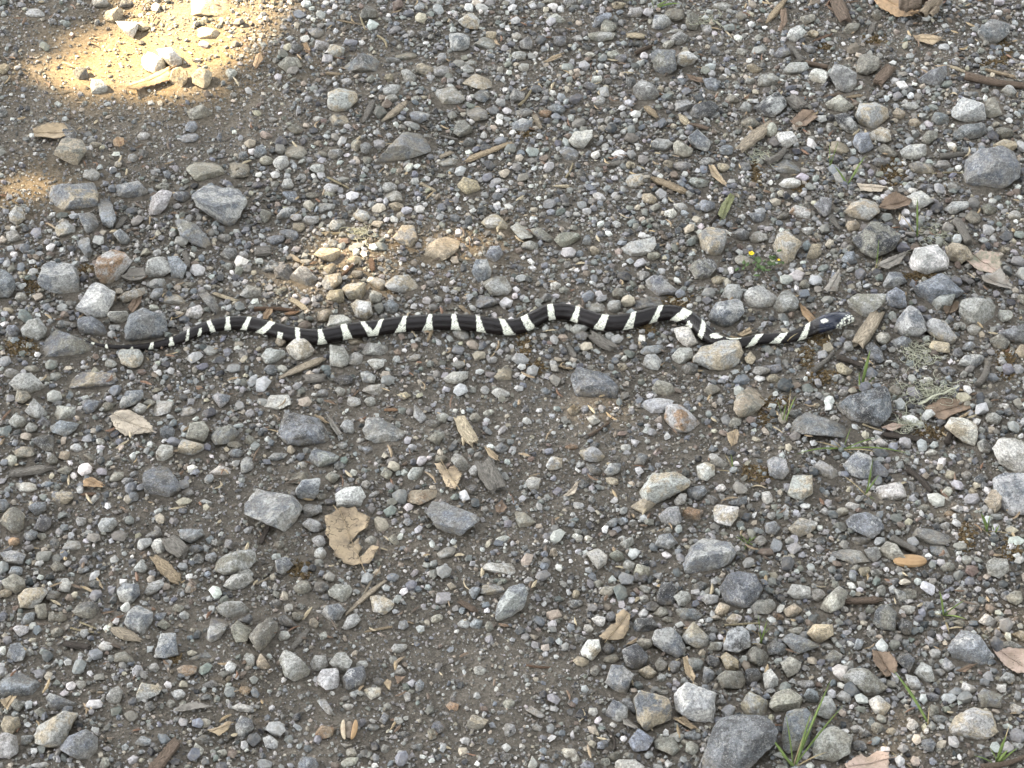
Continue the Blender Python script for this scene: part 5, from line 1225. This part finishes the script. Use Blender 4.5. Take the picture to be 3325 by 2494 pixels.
# tile, root x,y, label, blades: tip x,y (tile px), height of tip m, width px, dry flag
GRASS = [
('33',130,945,'large green grass tuft with jointed stems beside a big blue-grey rock',[(315,510,.045,22,0),(375,640,.035,18,0),(215,670,.04,20,0),(90,690,.03,16,0),(0,780,.02,24,0),(60,880,.02,20,0),(300,870,.01,12,1),(220,680,.035,14,1),(280,590,.05,14,0)]),
('33',1130,940,'green and straw coloured grass tuft over a brown stick',[(1180,790,.03,30,0),(1200,730,.035,14,1),(1020,890,.01,12,0),(1240,850,.02,16,0),(1100,850,.02,14,0),(1190,860,.02,26,0)]),
('33',795,740,'single arching grass blade beside the mottled brown leaf',[(620,465,.03,26,0),(800,640,.01,10,1)]),
('33',870,205,'small grass clump with dry base near a dark stone',[(850,75,.03,20,0),(975,120,.02,14,0),(985,215,.012,12,0),(900,290,.004,20,1),(820,190,.012,8,1)]),
('22',2030,1390,'small spiky green grass clump on gravel',[(1930,1310,.012,18,0),(2110,1310,.012,18,0),(1960,1290,.016,16,0),(2060,1310,.016,18,0),(2000,1430,.004,16,0),(2080,1390,.006,16,0),(1950,1420,.003,14,0)]),
('22',1915,770,'yellowing grass sprout beside a whitish stone',[(1885,600,.02,20,0),(1830,600,.018,14,1),(1750,740,.006,14,1),(1940,780,.004,16,1)]),
('23',650,570,'sprawling grass plant with long flat blades over a sunken slab',[(250,600,.006,22,0),(400,490,.012,18,1),(940,460,.012,18,0),(1230,600,.006,22,0),(720,370,.02,14,0),(960,590,.004,16,1),(500,570,.006,14,0),(560,480,.012,16,1),(820,640,.002,10,1)]),
('23',850,960,'young grass sprout with one bleached blade beside a white stone',[(910,640,.03,26,0),(960,780,.02,30,0),(640,780,.012,14,1),(900,760,.026,20,0),(780,900,.008,12,1),(930,1000,.002,12,0)]),
('23',1885,1290,'bright green broad sprout with a dry base',[(1840,1110,.024,44,0),(1920,1130,.024,30,0),(1780,1210,.01,18,1),(2140,1310,.004,10,1),(1960,1350,.003,12,1)]),
('23',1955,1305,'tiny green sprout next to a bright green broad sprout',[(1940,1210,.01,20,0),(2000,1210,.01,22,0),(1970,1225,.012,16,0)]),
('13',1285,410,'single upright green blade behind the blackish stone',[(1290,40,.05,30,0),(1330,300,.012,14,1),(1120,170,.02,14,1),(1320,390,.004,30,0)]),
('13',925,690,'thin light green blade in front of the blackish stone',[(960,400,.035,20,0),(985,560,.02,10,1),(940,600,.014,14,1)]),
('13',800,1700,'broad pointed green blade below the snake head',[(885,1360,.04,48,0),(790,1550,.018,26,0),(930,1590,.01,16,0)]),
('13',150,1310,'thin dry reed lying across the snake neck',[(265,1215,.024,14,1)]),
('03',690,1600,'fresh green grass tuft with two tall blades',[(570,1430,.02,26,0),(850,1340,.03,24,0),(790,1460,.018,22,0),(600,1470,.016,20,0),(500,1550,.004,14,1),(520,1645,.002,16,1),(740,1520,.012,18,0),(630,1590,.003,18,0)]),
('03',535,1480,'thin green grass stem beside a sunken stone',[(610,1220,.03,24,0),(530,1220,.03,10,0)]),
('02',1220,90,'small dark green grass tuft with yellow stem',[(1450,30,.012,30,0),(1200,0,.02,22,0),(1340,0,.014,24,0),(1215,40,.01,16,1),(1150,90,.004,10,1)]),
('32',2140,580,'short green grass clump beside a round light stone',[(2120,340,.03,18,0),(2200,380,.026,20,0),(2170,470,.018,20,0),(2220,450,.02,20,0),(2120,480,.012,14,1),(2060,590,.004,14,1)]),
('23',145,320,'slender green sprout beside a sunken blue slab',[(240,100,.024,26,0),(80,130,.02,12,0),(160,150,.022,18,0),(200,30,.03,12,1)]),
('12',1990,660,'thin green stem near the yellow flower',[(2000,540,.02,10,0),(1980,640,.004,8,0)]),
]
for gi, (tile, rx, ry, label, bl) in enumerate(GRASS):
    rng = np.random.default_rng(900 + gi)
    r = on_z(*tpx(tile, rx, ry), 0.0); r[2] = float(hground(r[0], r[1]))
    root = bpy.data.objects.new('grass_tuft', None); COL.objects.link(root); root.location = r
    tag(root, label, 'grass', 'grass tufts in the gravel')
    k = (832 / 1269 if tile == '33' else 832 / 2212) * px_size(r)
    for (x, y, h, w, dry) in bl:
        tip = on_z(*tpx(tile, x, y), h)
        V, F = blade_mesh(r + rng.normal(0, 0.0008, 3) * [1, 1, 0], tip, w * k * 0.6, rng.uniform(0.02, 0.10), rng)
        link('blade', np_mesh('blade', V - r, F), M_DRYGRASS if dry else M_GRASS, root)

def build_flower():
    m = mat_flat('yellow_petal', (0.80, 0.58, 0.02), (0.70, 0.46, 0.02), 200, 0.6)
    gm = mat_flat('clover_leaf', (0.085, 0.13, 0.045), (0.05, 0.085, 0.03), 150, 0.6)
    rng = np.random.default_rng(3)
    r = on_z(*tpx('12', 2150, 660), 0.0)
    root = bpy.data.objects.new('flower_plant', None); COL.objects.link(root); root.location = r
    tag(root, 'low green weed with tiny yellow flowers', 'plant')
    k = px_size(r) * 832 / 2212
    for i in range(34):
        p = on_z(*tpx('12', 2150 + rng.normal(0, 75), 620 + rng.normal(0, 45)), 0.003 + 0.006 * rng.random())
        V0, F0 = ICO[2]
        V = V0 * np.array([26, 16, 5]) * k * rng.uniform(0.7, 1.2)
        R = np.array(Matrix.Rotation(rng.random() * 6.3, 3, 'Z') @ Matrix.Rotation(rng.normal(0, .5), 3, 'X'))
        link('leaflet', np_mesh('leaflet', V @ R.T + p - r, F0), gm, root)
    for (fx, fy, sz) in ((2062, 540, 30), (2298, 590, 15)):
        p = on_z(*tpx('12', fx, fy), 0.014)
        V, F, _ = tube(np.linspace(r + [0, 0, .001], p, 5), 0.0005, 5)
        link('stem', np_mesh('stem', V - r, F), gm, root)
        for a in range(5):
            V0, F0 = ICO[2]
            V = V0 * np.array([0.62, 0.45, 0.16]) * sz * k + np.array([0.5 * sz * k, 0, 0.1 * sz * k])
            R = np.array(Matrix.Rotation(a * 2 * math.pi / 5, 3, 'Z') @ Matrix.Rotation(-0.6, 3, 'Y'))
            link('petal', np_mesh('petal', V @ R.T + p - r, F0), m, root)
build_flower()

M_MOSS = mat_flat('dry_moss', (0.165, 0.115, 0.055), (0.085, 0.065, 0.038), 220, 0.9)
MOSS = [('12',1420,940,210,90,'rusty moss strip behind the arch of the snake'),('12',100,1370,90,260,'upright rust-brown moss strip in front of the snake'),('12',220,1510,100,80,'small round moss tuft beside the upright moss strip'),
 ('12',1160,1180,110,70,'small moss tuft right under the snake belly'),('13',440,1280,200,90,'orange moss sprig under the snake neck'),('13',330,1420,120,150,'thin orange moss sprig below the snake neck'),('13',480,1590,240,90,'rust moss mat near the silvery twig'),('13',2060,1480,110,260,'tall rust moss patch beside a grey twig'),
 ('13',1300,740,220,50,'dark moss line under a big whitish stone'),('10',290,780,100,220,'olive-brown moss beside a large light grey block'),('10',190,1350,230,140,'dark moss mat beside a sunken blue slab'),('10',760,680,120,70,'moss tuft between two large pale stones by the tail'),
 ('22',2110,790,210,120,'golden moss mat near a yellowing sprout'),('23',1400,410,220,110,'brown moss under the lichen and dark bark'),('21',380,1590,160,130,'olive moss tuft by a small blue stone'),('03',1080,1480,190,200,'rust moss patch near the grass tuft'),
 ('03',920,340,160,70,'faint golden moss on soil below the bark lump'),('03',2040,430,100,160,'golden moss strip beside a large blue-grey stone'),('03',1950,550,220,60,'dark rust moss above the thick brown twig'),('03',500,400,110,60,'golden moss spot under a red-brown strip'),
 ('02',110,1150,170,90,'golden moss on the side of a blue-grey stone'),('02',2100,1480,70,220,'thin golden moss strip among grey stones'),('23',1710,1330,110,190,'golden moss by a bright green broad sprout'),('23',2100,1450,150,150,'reddish root-like moss at the stony edge'),
 ('30',1500,740,90,50,'tiny moss spot beside a square blue stone'),('23',100,150,200,90,'golden moss at the foot of a slender sprout'),('22',2180,260,110,220,'golden moss strip against a sunken tan rock'),('03',280,1590,120,90,'golden moss next to a white stone')]
for mi, (tile, x, y, w, h, label) in enumerate(MOSS):
    rng = np.random.default_rng(1300 + mi)
    c = on_z(*tpx(tile, x, y), 0.0)
    parts = []
    nf = int(40 + w * h / 110)
    for i in range(min(nf, 520)):
        q = on_z(*tpx(tile, x + np.clip(rng.normal(0, .27), -.55, .55) * w, y + np.clip(rng.normal(0, .27), -.55, .55) * h), 0.0)
        q[2] = float(hground(q[0], q[1]))
        d = rng.normal(0, 1, 3); d[2] = abs(d[2]) * 0.7 + 0.2; d /= np.linalg.norm(d)
        L = rng.uniform(0.003, 0.008)
        s = np.linspace(0, 1, 4)[:, None]
        P = q + d * L * s + np.array([0, 0, -0.4]) * L * s ** 2 + rng.normal(0, 0.0003, (4, 3))
        V, F, _ = tube(P, [0.0004, 0.0010, 0.0008, 0.0002], 3)
        parts.append((V, F))
    V, F = join(parts)
    o = link('moss_clump', np_mesh('moss_clump', V - c, F, smooth=False), M_MOSS, loc=c)
    tag(o, label, 'moss', 'dry moss clumps')

M_LICH = mat_flat('pale_lichen', (0.50, 0.50, 0.385), (0.34, 0.345, 0.26), 200, 0.9)
LICH = [('23',1380,60,480,170,'large tangled pale green lichen beside the broad brown leaf',85),('23',1220,320,190,150,'small curly pale lichen knot by the pointed leaf',38),('13',1450,360,230,120,'pale stringy lichen behind the blackish stone',45),
        ('13',1320,1400,260,200,'grey-green lichen tangle beside a blue wedge stone',60),('11',880,360,210,70,'flat faded lichen threads on soil',30),('02',1690,170,200,130,'faint grey lichen threads beside grey stones',25),('02',2140,1340,180,120,'grey lichen threads by the pale wood block',25)]
for li, (tile, x, y, w, h, label, nf) in enumerate(LICH):
    rng = np.random.default_rng(1600 + li)
    c = on_z(*tpx(tile, x, y), 0.0)
    parts = []
    for i in range(nf):
        q = on_z(*tpx(tile, x + np.clip(rng.normal(0, .25), -.5, .5) * w, y + np.clip(rng.normal(0, .25), -.5, .5) * h), 0.001 + 0.005 * rng.random())
        an = rng.random() * 6.28; cv = rng.normal(0, 0.5)
        P = [q]
        for s in range(11):
            an += cv + rng.normal(0, 0.35)
            P.append(P[-1] + np.array([math.cos(an), math.sin(an), rng.normal(0, .22)]) * 0.0022)
        P = np.array(P); P[:, 2] = np.maximum(P[:, 2], hground(P[:, 0], P[:, 1]) + 0.001)
        V, F, _ = tube(P, np.linspace(0.0004, 0.00018, 12), 3)
        parts.append((V, F))
    if li == 0:
        a = on_z(*tpx('23', 1310, 160), 0.008); b = on_z(*tpx('23', 1660, 20), 0.012)
        V, F, _ = tube(a + (b - a) * np.linspace(0, 1, 9)[:, None] + rng.normal(0, .0008, (9, 3)), np.linspace(.0012, .0006, 9), 6)
        parts.append((np.asarray(V), F))
    V, F = join(parts)
    o = link('lichen_tuft', np_mesh('lichen_tuft', V - c, F), M_LICH, loc=c)
    tag(o, label, 'lichen', 'pale lichen tufts')

# ------------------------------------------------------------------ loose gravel filling the track between the larger stones
X0, X1, Y0, Y1, RES = -1.15, 1.15, YC - 0.75, YC + 1.45, 0.002
NXo, NYo = int((X1 - X0) / RES), int((Y1 - Y0) / RES)
OCC = np.zeros((NXo, NYo), bool)
def mark(x, y, r):
    i0, i1 = max(0, int((x - r - X0) / RES)), min(NXo, int((x + r - X0) / RES) + 1)
    j0, j1 = max(0, int((y - r - Y0) / RES)), min(NYo, int((y + r - Y0) / RES) + 1)
    if i1 <= i0 or j1 <= j0: return
    ii, jj = np.ogrid[i0:i1, j0:j1]
    OCC[i0:i1, j0:j1] |= ((ii * RES + X0 - x) ** 2 + (jj * RES + Y0 - y) ** 2) < r * r
for st in STN:
    S = st['poly']
    c = (S.max(0) + S.min(0)) / 2
    gp = np.array([on_z(q[0], q[1], 0.35 * st['R'] if not st['sunk'] else 0.004) for q in S])
    # footprint: fill the outline laid on the ground
    i0, i1 = int((gp[:, 0].min() - X0) / RES), int((gp[:, 0].max() - X0) / RES) + 1
    j0, j1 = int((gp[:, 1].min() - Y0) / RES), int((gp[:, 1].max() - Y0) / RES) + 1
    i0, i1, j0, j1 = max(i0, 0), min(i1, NXo), max(j0, 0), min(j1, NYo)
    if i1 <= i0 or j1 <= j0: continue
    ii, jj = np.meshgrid(np.arange(i0, i1), np.arange(j0, j1), indexing='ij')
    OCC[i0:i1, j0:j1] |= in_poly(ii * RES + X0, jj * RES + Y0, gp[:, :2])
OCC_ST = OCC.copy()
for i in range(0, len(SNAKE_P), 6):
    mark(SNAKE_P[i, 0], SNAKE_P[i, 1], SNAKE_R[i] + 0.001)
for lab, p, r in LEAF_LM:
    mark(p[0], p[1], r * 0.6)

for x_, y_, r_ in WOOD_MARK: mark(x_, y_, r_)
for o_ in bpy.data.objects:
    if o_.name.split('.')[0] in ('seed_husk', 'split_husk', 'flower_plant'): mark(o_.location.x, o_.location.y, 0.014)
BARE = [(1150,2150,420,330,.75),(1500,2250,330,250,.7),(1900,1560,330,200,.45),(2050,2250,380,260,.6),(700,1700,420,160,.6),(450,480,420,120,.85),(330,190,380,170,.95),(1250,1350,420,110,.5),(1500,830,330,150,.55),
        (1000,1650,330,160,.4),(600,2100,250,120,.5),(2900,150,250,90,.6),(1700,1300,300,90,.6),(2350,1480,220,120,.5),(500,350,600,120,.5),(100,620,160,90,.6)]
RICH = [(2350,2200,420,300,.7),(1000,800,350,220,.5),(350,950,380,250,.3),(2900,600,450,400,.45),(1900,500,600,300,.25),(2950,1900,500,420,.35),(2100,950,500,200,.2),(1600,2000,300,150,.1)]
def density(sx, sy):
    d = np.full(np.shape(sx), 0.62)
    for x, y, a, b, k in BARE: d -= k * 0.75 * np.exp(-((sx - x) / a) ** 2 - ((sy - y) / b) ** 2)
    for x, y, a, b, k in RICH: d += k * np.exp(-((sx - x) / a) ** 2 - ((sy - y) / b) ** 2)
    return np.clip(d, 0.10, 1)

def protos(n, npts, bev, rng):
    """crushed-stone chips: hulls of a few points, edges knocked off when bev > 0; padded to one size by repeating"""
    out = []
    for i in range(n):
        k = rng.integers(npts[0], npts[1] + 1)
        P = rng.normal(size=(k, 3)); P /= np.linalg.norm(P, axis=1)[:, None]
        for it in range(12):                                   # spread the corners
            D = P[:, None] - P[None]; d2 = (D ** 2).sum(-1) + np.eye(k)
            P = P + 0.05 * (D / d2[..., None] ** 1.5).sum(1) + rng.normal(0, 0.02, (k, 3)); P /= np.linalg.norm(P, axis=1)[:, None]
        P = P * rng.uniform(0.82, 1.1, (k, 1)) * np.array([1, rng.uniform(.62, .98), rng.uniform(.45, .8)])
        bm = bmesh.new()
        for q in P: bm.verts.new(q)
        r = bmesh.ops.convex_hull(bm, input=bm.verts)
        bmesh.ops.delete(bm, geom=[v for v in bm.verts if not v.link_faces], context='VERTS')
        bmesh.ops.dissolve_limit(bm, angle_limit=0.25, verts=bm.verts, edges=bm.edges)
        if bev > 0:
            bmesh.ops.bevel(bm, geom=bm.edges[:], offset=bev, segments=1, affect='EDGES', profile=0.6, clamp_overlap=True)
        bmesh.ops.triangulate(bm, faces=bm.faces)
        bm.verts.index_update()
        out.append((np.array([v.co[:] for v in bm.verts]), np.array([[v.index for v in f.verts] for f in bm.faces], dtype=np.int32)))
        bm.free()
    return out

GPAL = np.array([(0.235, 0.236, 0.232), (0.162, 0.173, 0.186), (0.188, 0.184, 0.164), (0.36, 0.362, 0.353), (0.57, 0.56, 0.53), (0.365, 0.325, 0.26), (0.085, 0.088, 0.091), (0.160, 0.128, 0.104), (0.160, 0.174, 0.160), (0.045, 0.048, 0.052)])
GW = np.array([.20, .14, .15, .18, .085, .09, .09, .05, .05, .035]); GW /= GW.sum()

def rot_mats(n, rng, tilt):
    a = rng.random(n) * 2 * math.pi
    t = rng.normal(0, tilt, n); b = rng.random(n) * 2 * math.pi
    ca, sa = np.cos(a), np.sin(a)
    Rz = np.zeros((n, 3, 3)); Rz[:, 0, 0] = ca; Rz[:, 0, 1] = -sa; Rz[:, 1, 0] = sa; Rz[:, 1, 1] = ca; Rz[:, 2, 2] = 1
    ax = np.stack([np.cos(b), np.sin(b), np.zeros(n)], 1)
    K = np.zeros((n, 3, 3)); K[:, 0, 2] = ax[:, 1]; K[:, 1, 2] = -ax[:, 0]; K[:, 2, 0] = -ax[:, 1]; K[:, 2, 1] = ax[:, 0]
    Rt = np.eye(3)[None] + np.sin(t)[:, None, None] * K + (1 - np.cos(t))[:, None, None] * (K @ K)
    return Rt @ Rz

def scatter(name, label, cand, size, npts, bev, nproto, sink, tilt, seed, collide, weight):
    rng = np.random.default_rng(seed)
    x = rng.uniform(X0, X1, cand); y = rng.uniform(Y0, Y1, cand)
    g = np.stack([x, y, np.zeros(cand)], 1)
    sx, sy = project(g)
    ox = np.maximum(np.maximum(-sx, sx - IW), 0); oy = np.maximum(np.maximum(-sy, sy - IH), 0)
    off = np.hypot(ox, oy)
    fall = np.where(off < 60, 1.0, np.exp(-(off - 60) / (450 if collide else 230)) * 0.55)
    d = density(np.clip(sx, 0, IW), np.clip(sy, 0, IH))
    dirt = np.exp(-((sx - 440) / 330) ** 4 - ((sy - 190) / 140) ** 4)
    keep = rng.random(cand) < fall * weight(d) * (1 - 0.72 * dirt)
    x, y = x[keep], y[keep]
    s = size[0] * (size[1] / size[0]) ** (rng.random(len(x)) ** 1.6)      # more small than large
    ok = np.ones(len(x), bool)
    order = np.argsort(-s)
    for i in order if collide else []:
        ci, cj = int((x[i] - X0) / RES), int((y[i] - Y0) / RES)
        r = s[i] * 0.5; k = max(1, int(r * 0.7 / RES))
        bad = False
        for (a, b) in ((0, 0), (k, 0), (-k, 0), (0, k), (0, -k)):
            p, q = ci + a, cj + b
            if 0 <= p < NXo and 0 <= q < NYo and OCC[p, q]: bad = True; break
        if bad: ok[i] = False
        else: mark(x[i], y[i], r * 0.66)
    if not collide:
        ci = np.clip(((x - X0) / RES).astype(int), 0, NXo - 1); cj = np.clip(((y - Y0) / RES).astype(int), 0, NYo - 1)
        ok = ~OCC_ST[ci, cj]
    x, y, s = x[ok], y[ok], s[ok]
    n = len(x)
    PR = protos(nproto, npts, bev, rng)
    pi = rng.integers(0, nproto, n)
    R = rot_mats(n, rng, tilt)
    hg = hground(x, y)
    sk = rng.random(n)
    ci_ = rng.choice(len(GPAL), n, p=GW)
    col = GPAL[ci_] * rng.normal(1, 0.16, (n, 1)).clip(0.55, 1.6) * (1 + rng.normal(0, 0.025, (n, 3)))
    if not collide: col = 0.68 * col + 0.32 * np.array([0.20, 0.178, 0.145])
    Vs, Fs, Cs, o_ = [], [], [], 0
    for k in range(nproto):
        w = np.where(pi == k)[0]
        if not len(w): continue
        PV, F = PR[k]
        V = np.einsum('nij,kj->nki', R[w], PV) * (s[w] * 0.5)[:, None, None]
        zb = -V[:, :, 2].min(1)
        z = hg[w] + zb * (1 - sink * 2 * sk[w])
        V = V + np.stack([x[w], y[w], z], 1)[:, None]
        nv = len(PV)
        Vs.append(V.reshape(-1, 3)); Fs.append((F[None] + (np.arange(len(w)) * nv)[:, None, None]).reshape(-1, 3) + o_); Cs.append(np.repeat(col[w], nv, 0))
        o_ += nv * len(w)
    FF = np.concatenate(Fs)
    o = link(name, np_mesh(name, np.concatenate(Vs), FF, dict(Col=np.concatenate(Cs)), smooth=False), M_GRIT)
    tag(o, label, 'gravel', kind='stuff')
    print(name, n, 'tris', len(FF))

scatter('coarse_gravel', 'coarse loose gravel of grey and tan pebbles', 16000, (0.0105, 0.020), (9, 13), 0.05, 30, 0.30, 0.35, 31, True, lambda d: d ** 1.5 * 1.1)
scatter('medium_gravel', 'medium loose gravel between the stones', 130000, (0.0056, 0.0110), (8, 11), 0, 48, 0.28, 0.45, 32, True, lambda d: 0.05 + 0.95 * d ** 1.25)
scatter('fine_gravel', 'fine gravel and chips covering the track', 330000, (0.0027, 0.0060), (7, 9), 0, 40, 0.28, 0.6, 33, False, lambda d: 0.48 + 0.45 * d)
scatter('grit', 'sandy grit covering the soil', 260000, (0.0014, 0.0030), (5, 7), 0, 24, 0.3, 0.6, 34, False, lambda d: 1.0 - 0.3 * d)

# slivers of bark, husk and stem too many to count
def chaff():
    rng = np.random.default_rng(41)
    n = 1500
    x = rng.uniform(-0.7, 0.7, n); y = rng.uniform(YC - 0.45, YC + 0.95, n)
    parts, cols = [], []
    pal = [(0.40, 0.31, 0.19), (0.30, 0.23, 0.15), (0.165, 0.115, 0.08), (0.45, 0.38, 0.26), (0.20, 0.12, 0.08), (0.12, 0.095, 0.075)]
    for i in range(n):
        L = rng.uniform(0.004, 0.016) ; w = rng.uniform(0.0006, 0.0017)
        a = rng.random() * 6.28
        c = np.array([x[i], y[i], float(hground(x[i], y[i])) + rng.uniform(0.0015, 0.005)])
        d = np.array([math.cos(a), math.sin(a), rng.normal(0, .15)])
        s = np.linspace(-.5, .5, 4)[:, None]
        P = c + d * L * s + np.array([-d[1], d[0], 0]) * rng.normal(0, .12) * L * (s * 2) ** 2
        V, F, _ = tube(P, np.array([.4, 1, 1, .3]) * w, 4)
        parts.append((V, F)); cols.append(np.tile(np.array(pal[rng.integers(0, 6)]), (len(V), 1)))
    V, F = join(parts)
    o = link('plant_chaff', np_mesh('plant_chaff', V, F, dict(Col=np.concatenate(cols)), smooth=False), M_GRIT)
    tag(o, 'fine slivers of bark and dry stems scattered over the gravel', 'plant litter', kind='stuff')
chaff()

# ------------------------------------------------------------------ labels of the single stones
NAMED = {  # photo pixel inside the stone: label
 (3195, 548): 'largest smooth rounded blue-grey boulder, with a pale top', (2845, 775): 'angular blackish green-grey stone among dead leaves', (2325, 1155): 'big light grey rock that hides part of the snake',
 (2228, 1090): 'oblong white stone lying against the curve of the snake', (2395, 2400): 'largest dark blue rock with pale threads, beside the grass tuft', (2800, 1325): 'large dark blue rock with white crust beside the lichen',
 (2215, 1360): 'tan-grey stone with one rust-orange corner', (2230, 655): 'pale cream yellow stone beside a two-toned block', (2158, 205): 'two-toned block, blue-grey above and tan below',
 (3295, 1480): 'flat white slab with fine cracks', (1395, 1115): 'whitish pointed stone pressed against the snake near its tail half', (975, 1130): 'whitish pointed stone leaning on the underside of the snake',
 (2010, 2205): 'pale blue-grey square stone with a notched side', (3226, 105): 'faceted blue-grey stone on bare soil beside golden moss', (226, 495): 'tan-grey block that props up the curled tan leaf',
 (365, 865): 'pale pitted stone with rust stains and a dark hole', (188, 908): 'large light grey rough block beside olive-brown moss', (1985, 1250): 'large sunken blue rock with white streaks in bare soil',
 (885, 1650): 'large flat sunken pale blue slab', (990, 1400): 'dark blue rounded rock with a tan base', (1465, 1690): 'blue-grey rock with a sharp pale ridge', (2170, 1585): 'long light stone with a tan front resting over a sunken slab',
 (2300, 1800): 'large sunken blue rock with a pale hollow', (2120, 2310): 'large stone with tan front face and grey top', (2260, 2275): 'large light lumpy stone with rough top', (2870, 2350): 'large pale rounded boulder with a smooth top',
 (3150, 2100): 'sunken blue stone with white crest beside the beige leaf', (175, 2370): 'long pale stone with a raised tip', (260, 2425): 'broad smooth blue-grey wedge stone', (950, 2165): 'blocky blue-grey stone with a flat square end',
}
def pick(px):
    g = on_z(px[0], px[1], 0.008)
    return min((s for s in STONE_OBJS if 'label' not in s), key=lambda s: np.hypot(*((s['poly'].max(0) + s['poly'].min(0)) / 2 - np.array(px))))
for px, lab in NAMED.items():
    pick(px)['label'] = lab
LM = [(o['label'], np.array(o.location)[:2]) for o in bpy.data.objects if o.parent is None and 'label' in o and o.name.split('.')[0] in
      ('dead_leaf', 'seed_pod', 'twig', 'wood_chip', 'bark_piece', 'straw', 'grass_tuft', 'moss_clump', 'lichen_tuft', 'seed_husk', 'split_husk', 'flower_plant', 'knotty_wood')]
def short(l):
    for sep in (' beside ', ' with ', ' lying ', ' between ', ' among ', ' near ', ' behind ', ' leaning ', ' under ', ' in front ', ' on ', ' at ', ' over ', ' above ', ' below ', ' by ', ' touching ', ' against ', ' next ', ' tucked ',
                ' just ', ' poking ', ' arched ', ' standing ', ' wedged ', ' draped ', ' hanging ', ' upright ', ' half ', ' curled against', ' running ', ' sticking ', ' pointing ', ' propped ', ' slanting ', ' leading ', ' right ', ' that '):
        k = l.find(sep)
        if k > 8: l = l[:k]
    return l.rstrip(',')
for st in STONE_OBJS:
    if 'label' in st: continue
    S = st['poly']; ex = S.max(0) - S.min(0)
    a = math.sqrt(st['area'])
    size = 'large' if a > 78 else ('medium' if a > 50 else 'small')
    X = S - S.mean(0)
    sv = np.linalg.svd(X, compute_uv=False)
    shp = 'long' if sv[0] / sv[1] > 1.9 else ('chunky' if sv[0] / sv[1] < 1.3 else 'angular')
    if st['sunk']: shp = 'half-buried'
    b = st['base'][:2]
    # the reach of the snake, else the nearest thing that is not a stone
    ds = np.hypot(*(SNAKE_P[:, :2] - b).T); k = int(ds.argmin())
    lm, lp = min(LM, key=lambda q: np.hypot(*(q[1] - b)))
    dl = np.hypot(*(lp - b))
    if ds[k] - 0.01 < min(dl, 0.05):
        f = k / len(ds)
        where = 'beside the ' + ('tail tip of the snake' if f < .12 else 'tail of the snake' if f < .3 else 'middle of the snake' if f < .62 else 'bend of the snake' if f < .85 else 'head of the snake')
    else:
        where = ('touching the ' if dl < 0.03 else 'nearest to the ') + short(lm)
    cn = CNAME[st['code'][0]]
    if len(st['code']) > 1: cn += ' and ' + CNAME[st['code'][1]]
    st['label'] = ' '.join(f'{size} {cn} {shp} stone {where}'.split()[:16])
from collections import Counter
seen = set()
for st in STONE_OBJS:                       # look-alikes beside the same thing: name the next thing near by instead
    if st['label'] in seen:
        b = st['base'][:2]
        for lm, lp in sorted(LM, key=lambda q: np.hypot(*(q[1] - b)))[1:6]:
            for w_ in (' stone nearest', ' stone touching', ' stone beside'):
                if w_ in st['label']: new = st['label'].split(w_)[0] + ' stone not far from the ' + short(lm)
            if new not in seen: st['label'] = ' '.join(new.split()[:16]); break
    seen.add(st['label'])
cnt = Counter(s['label'] for s in STONE_OBJS)
for st in STONE_OBJS:
    tag(st['obj'], st['label'], 'stone', st['label'] + ' set' if cnt[st['label']] > 1 else 'stones lying on the track')
print('stone labels', len(cnt), 'of', len(STONE_OBJS))
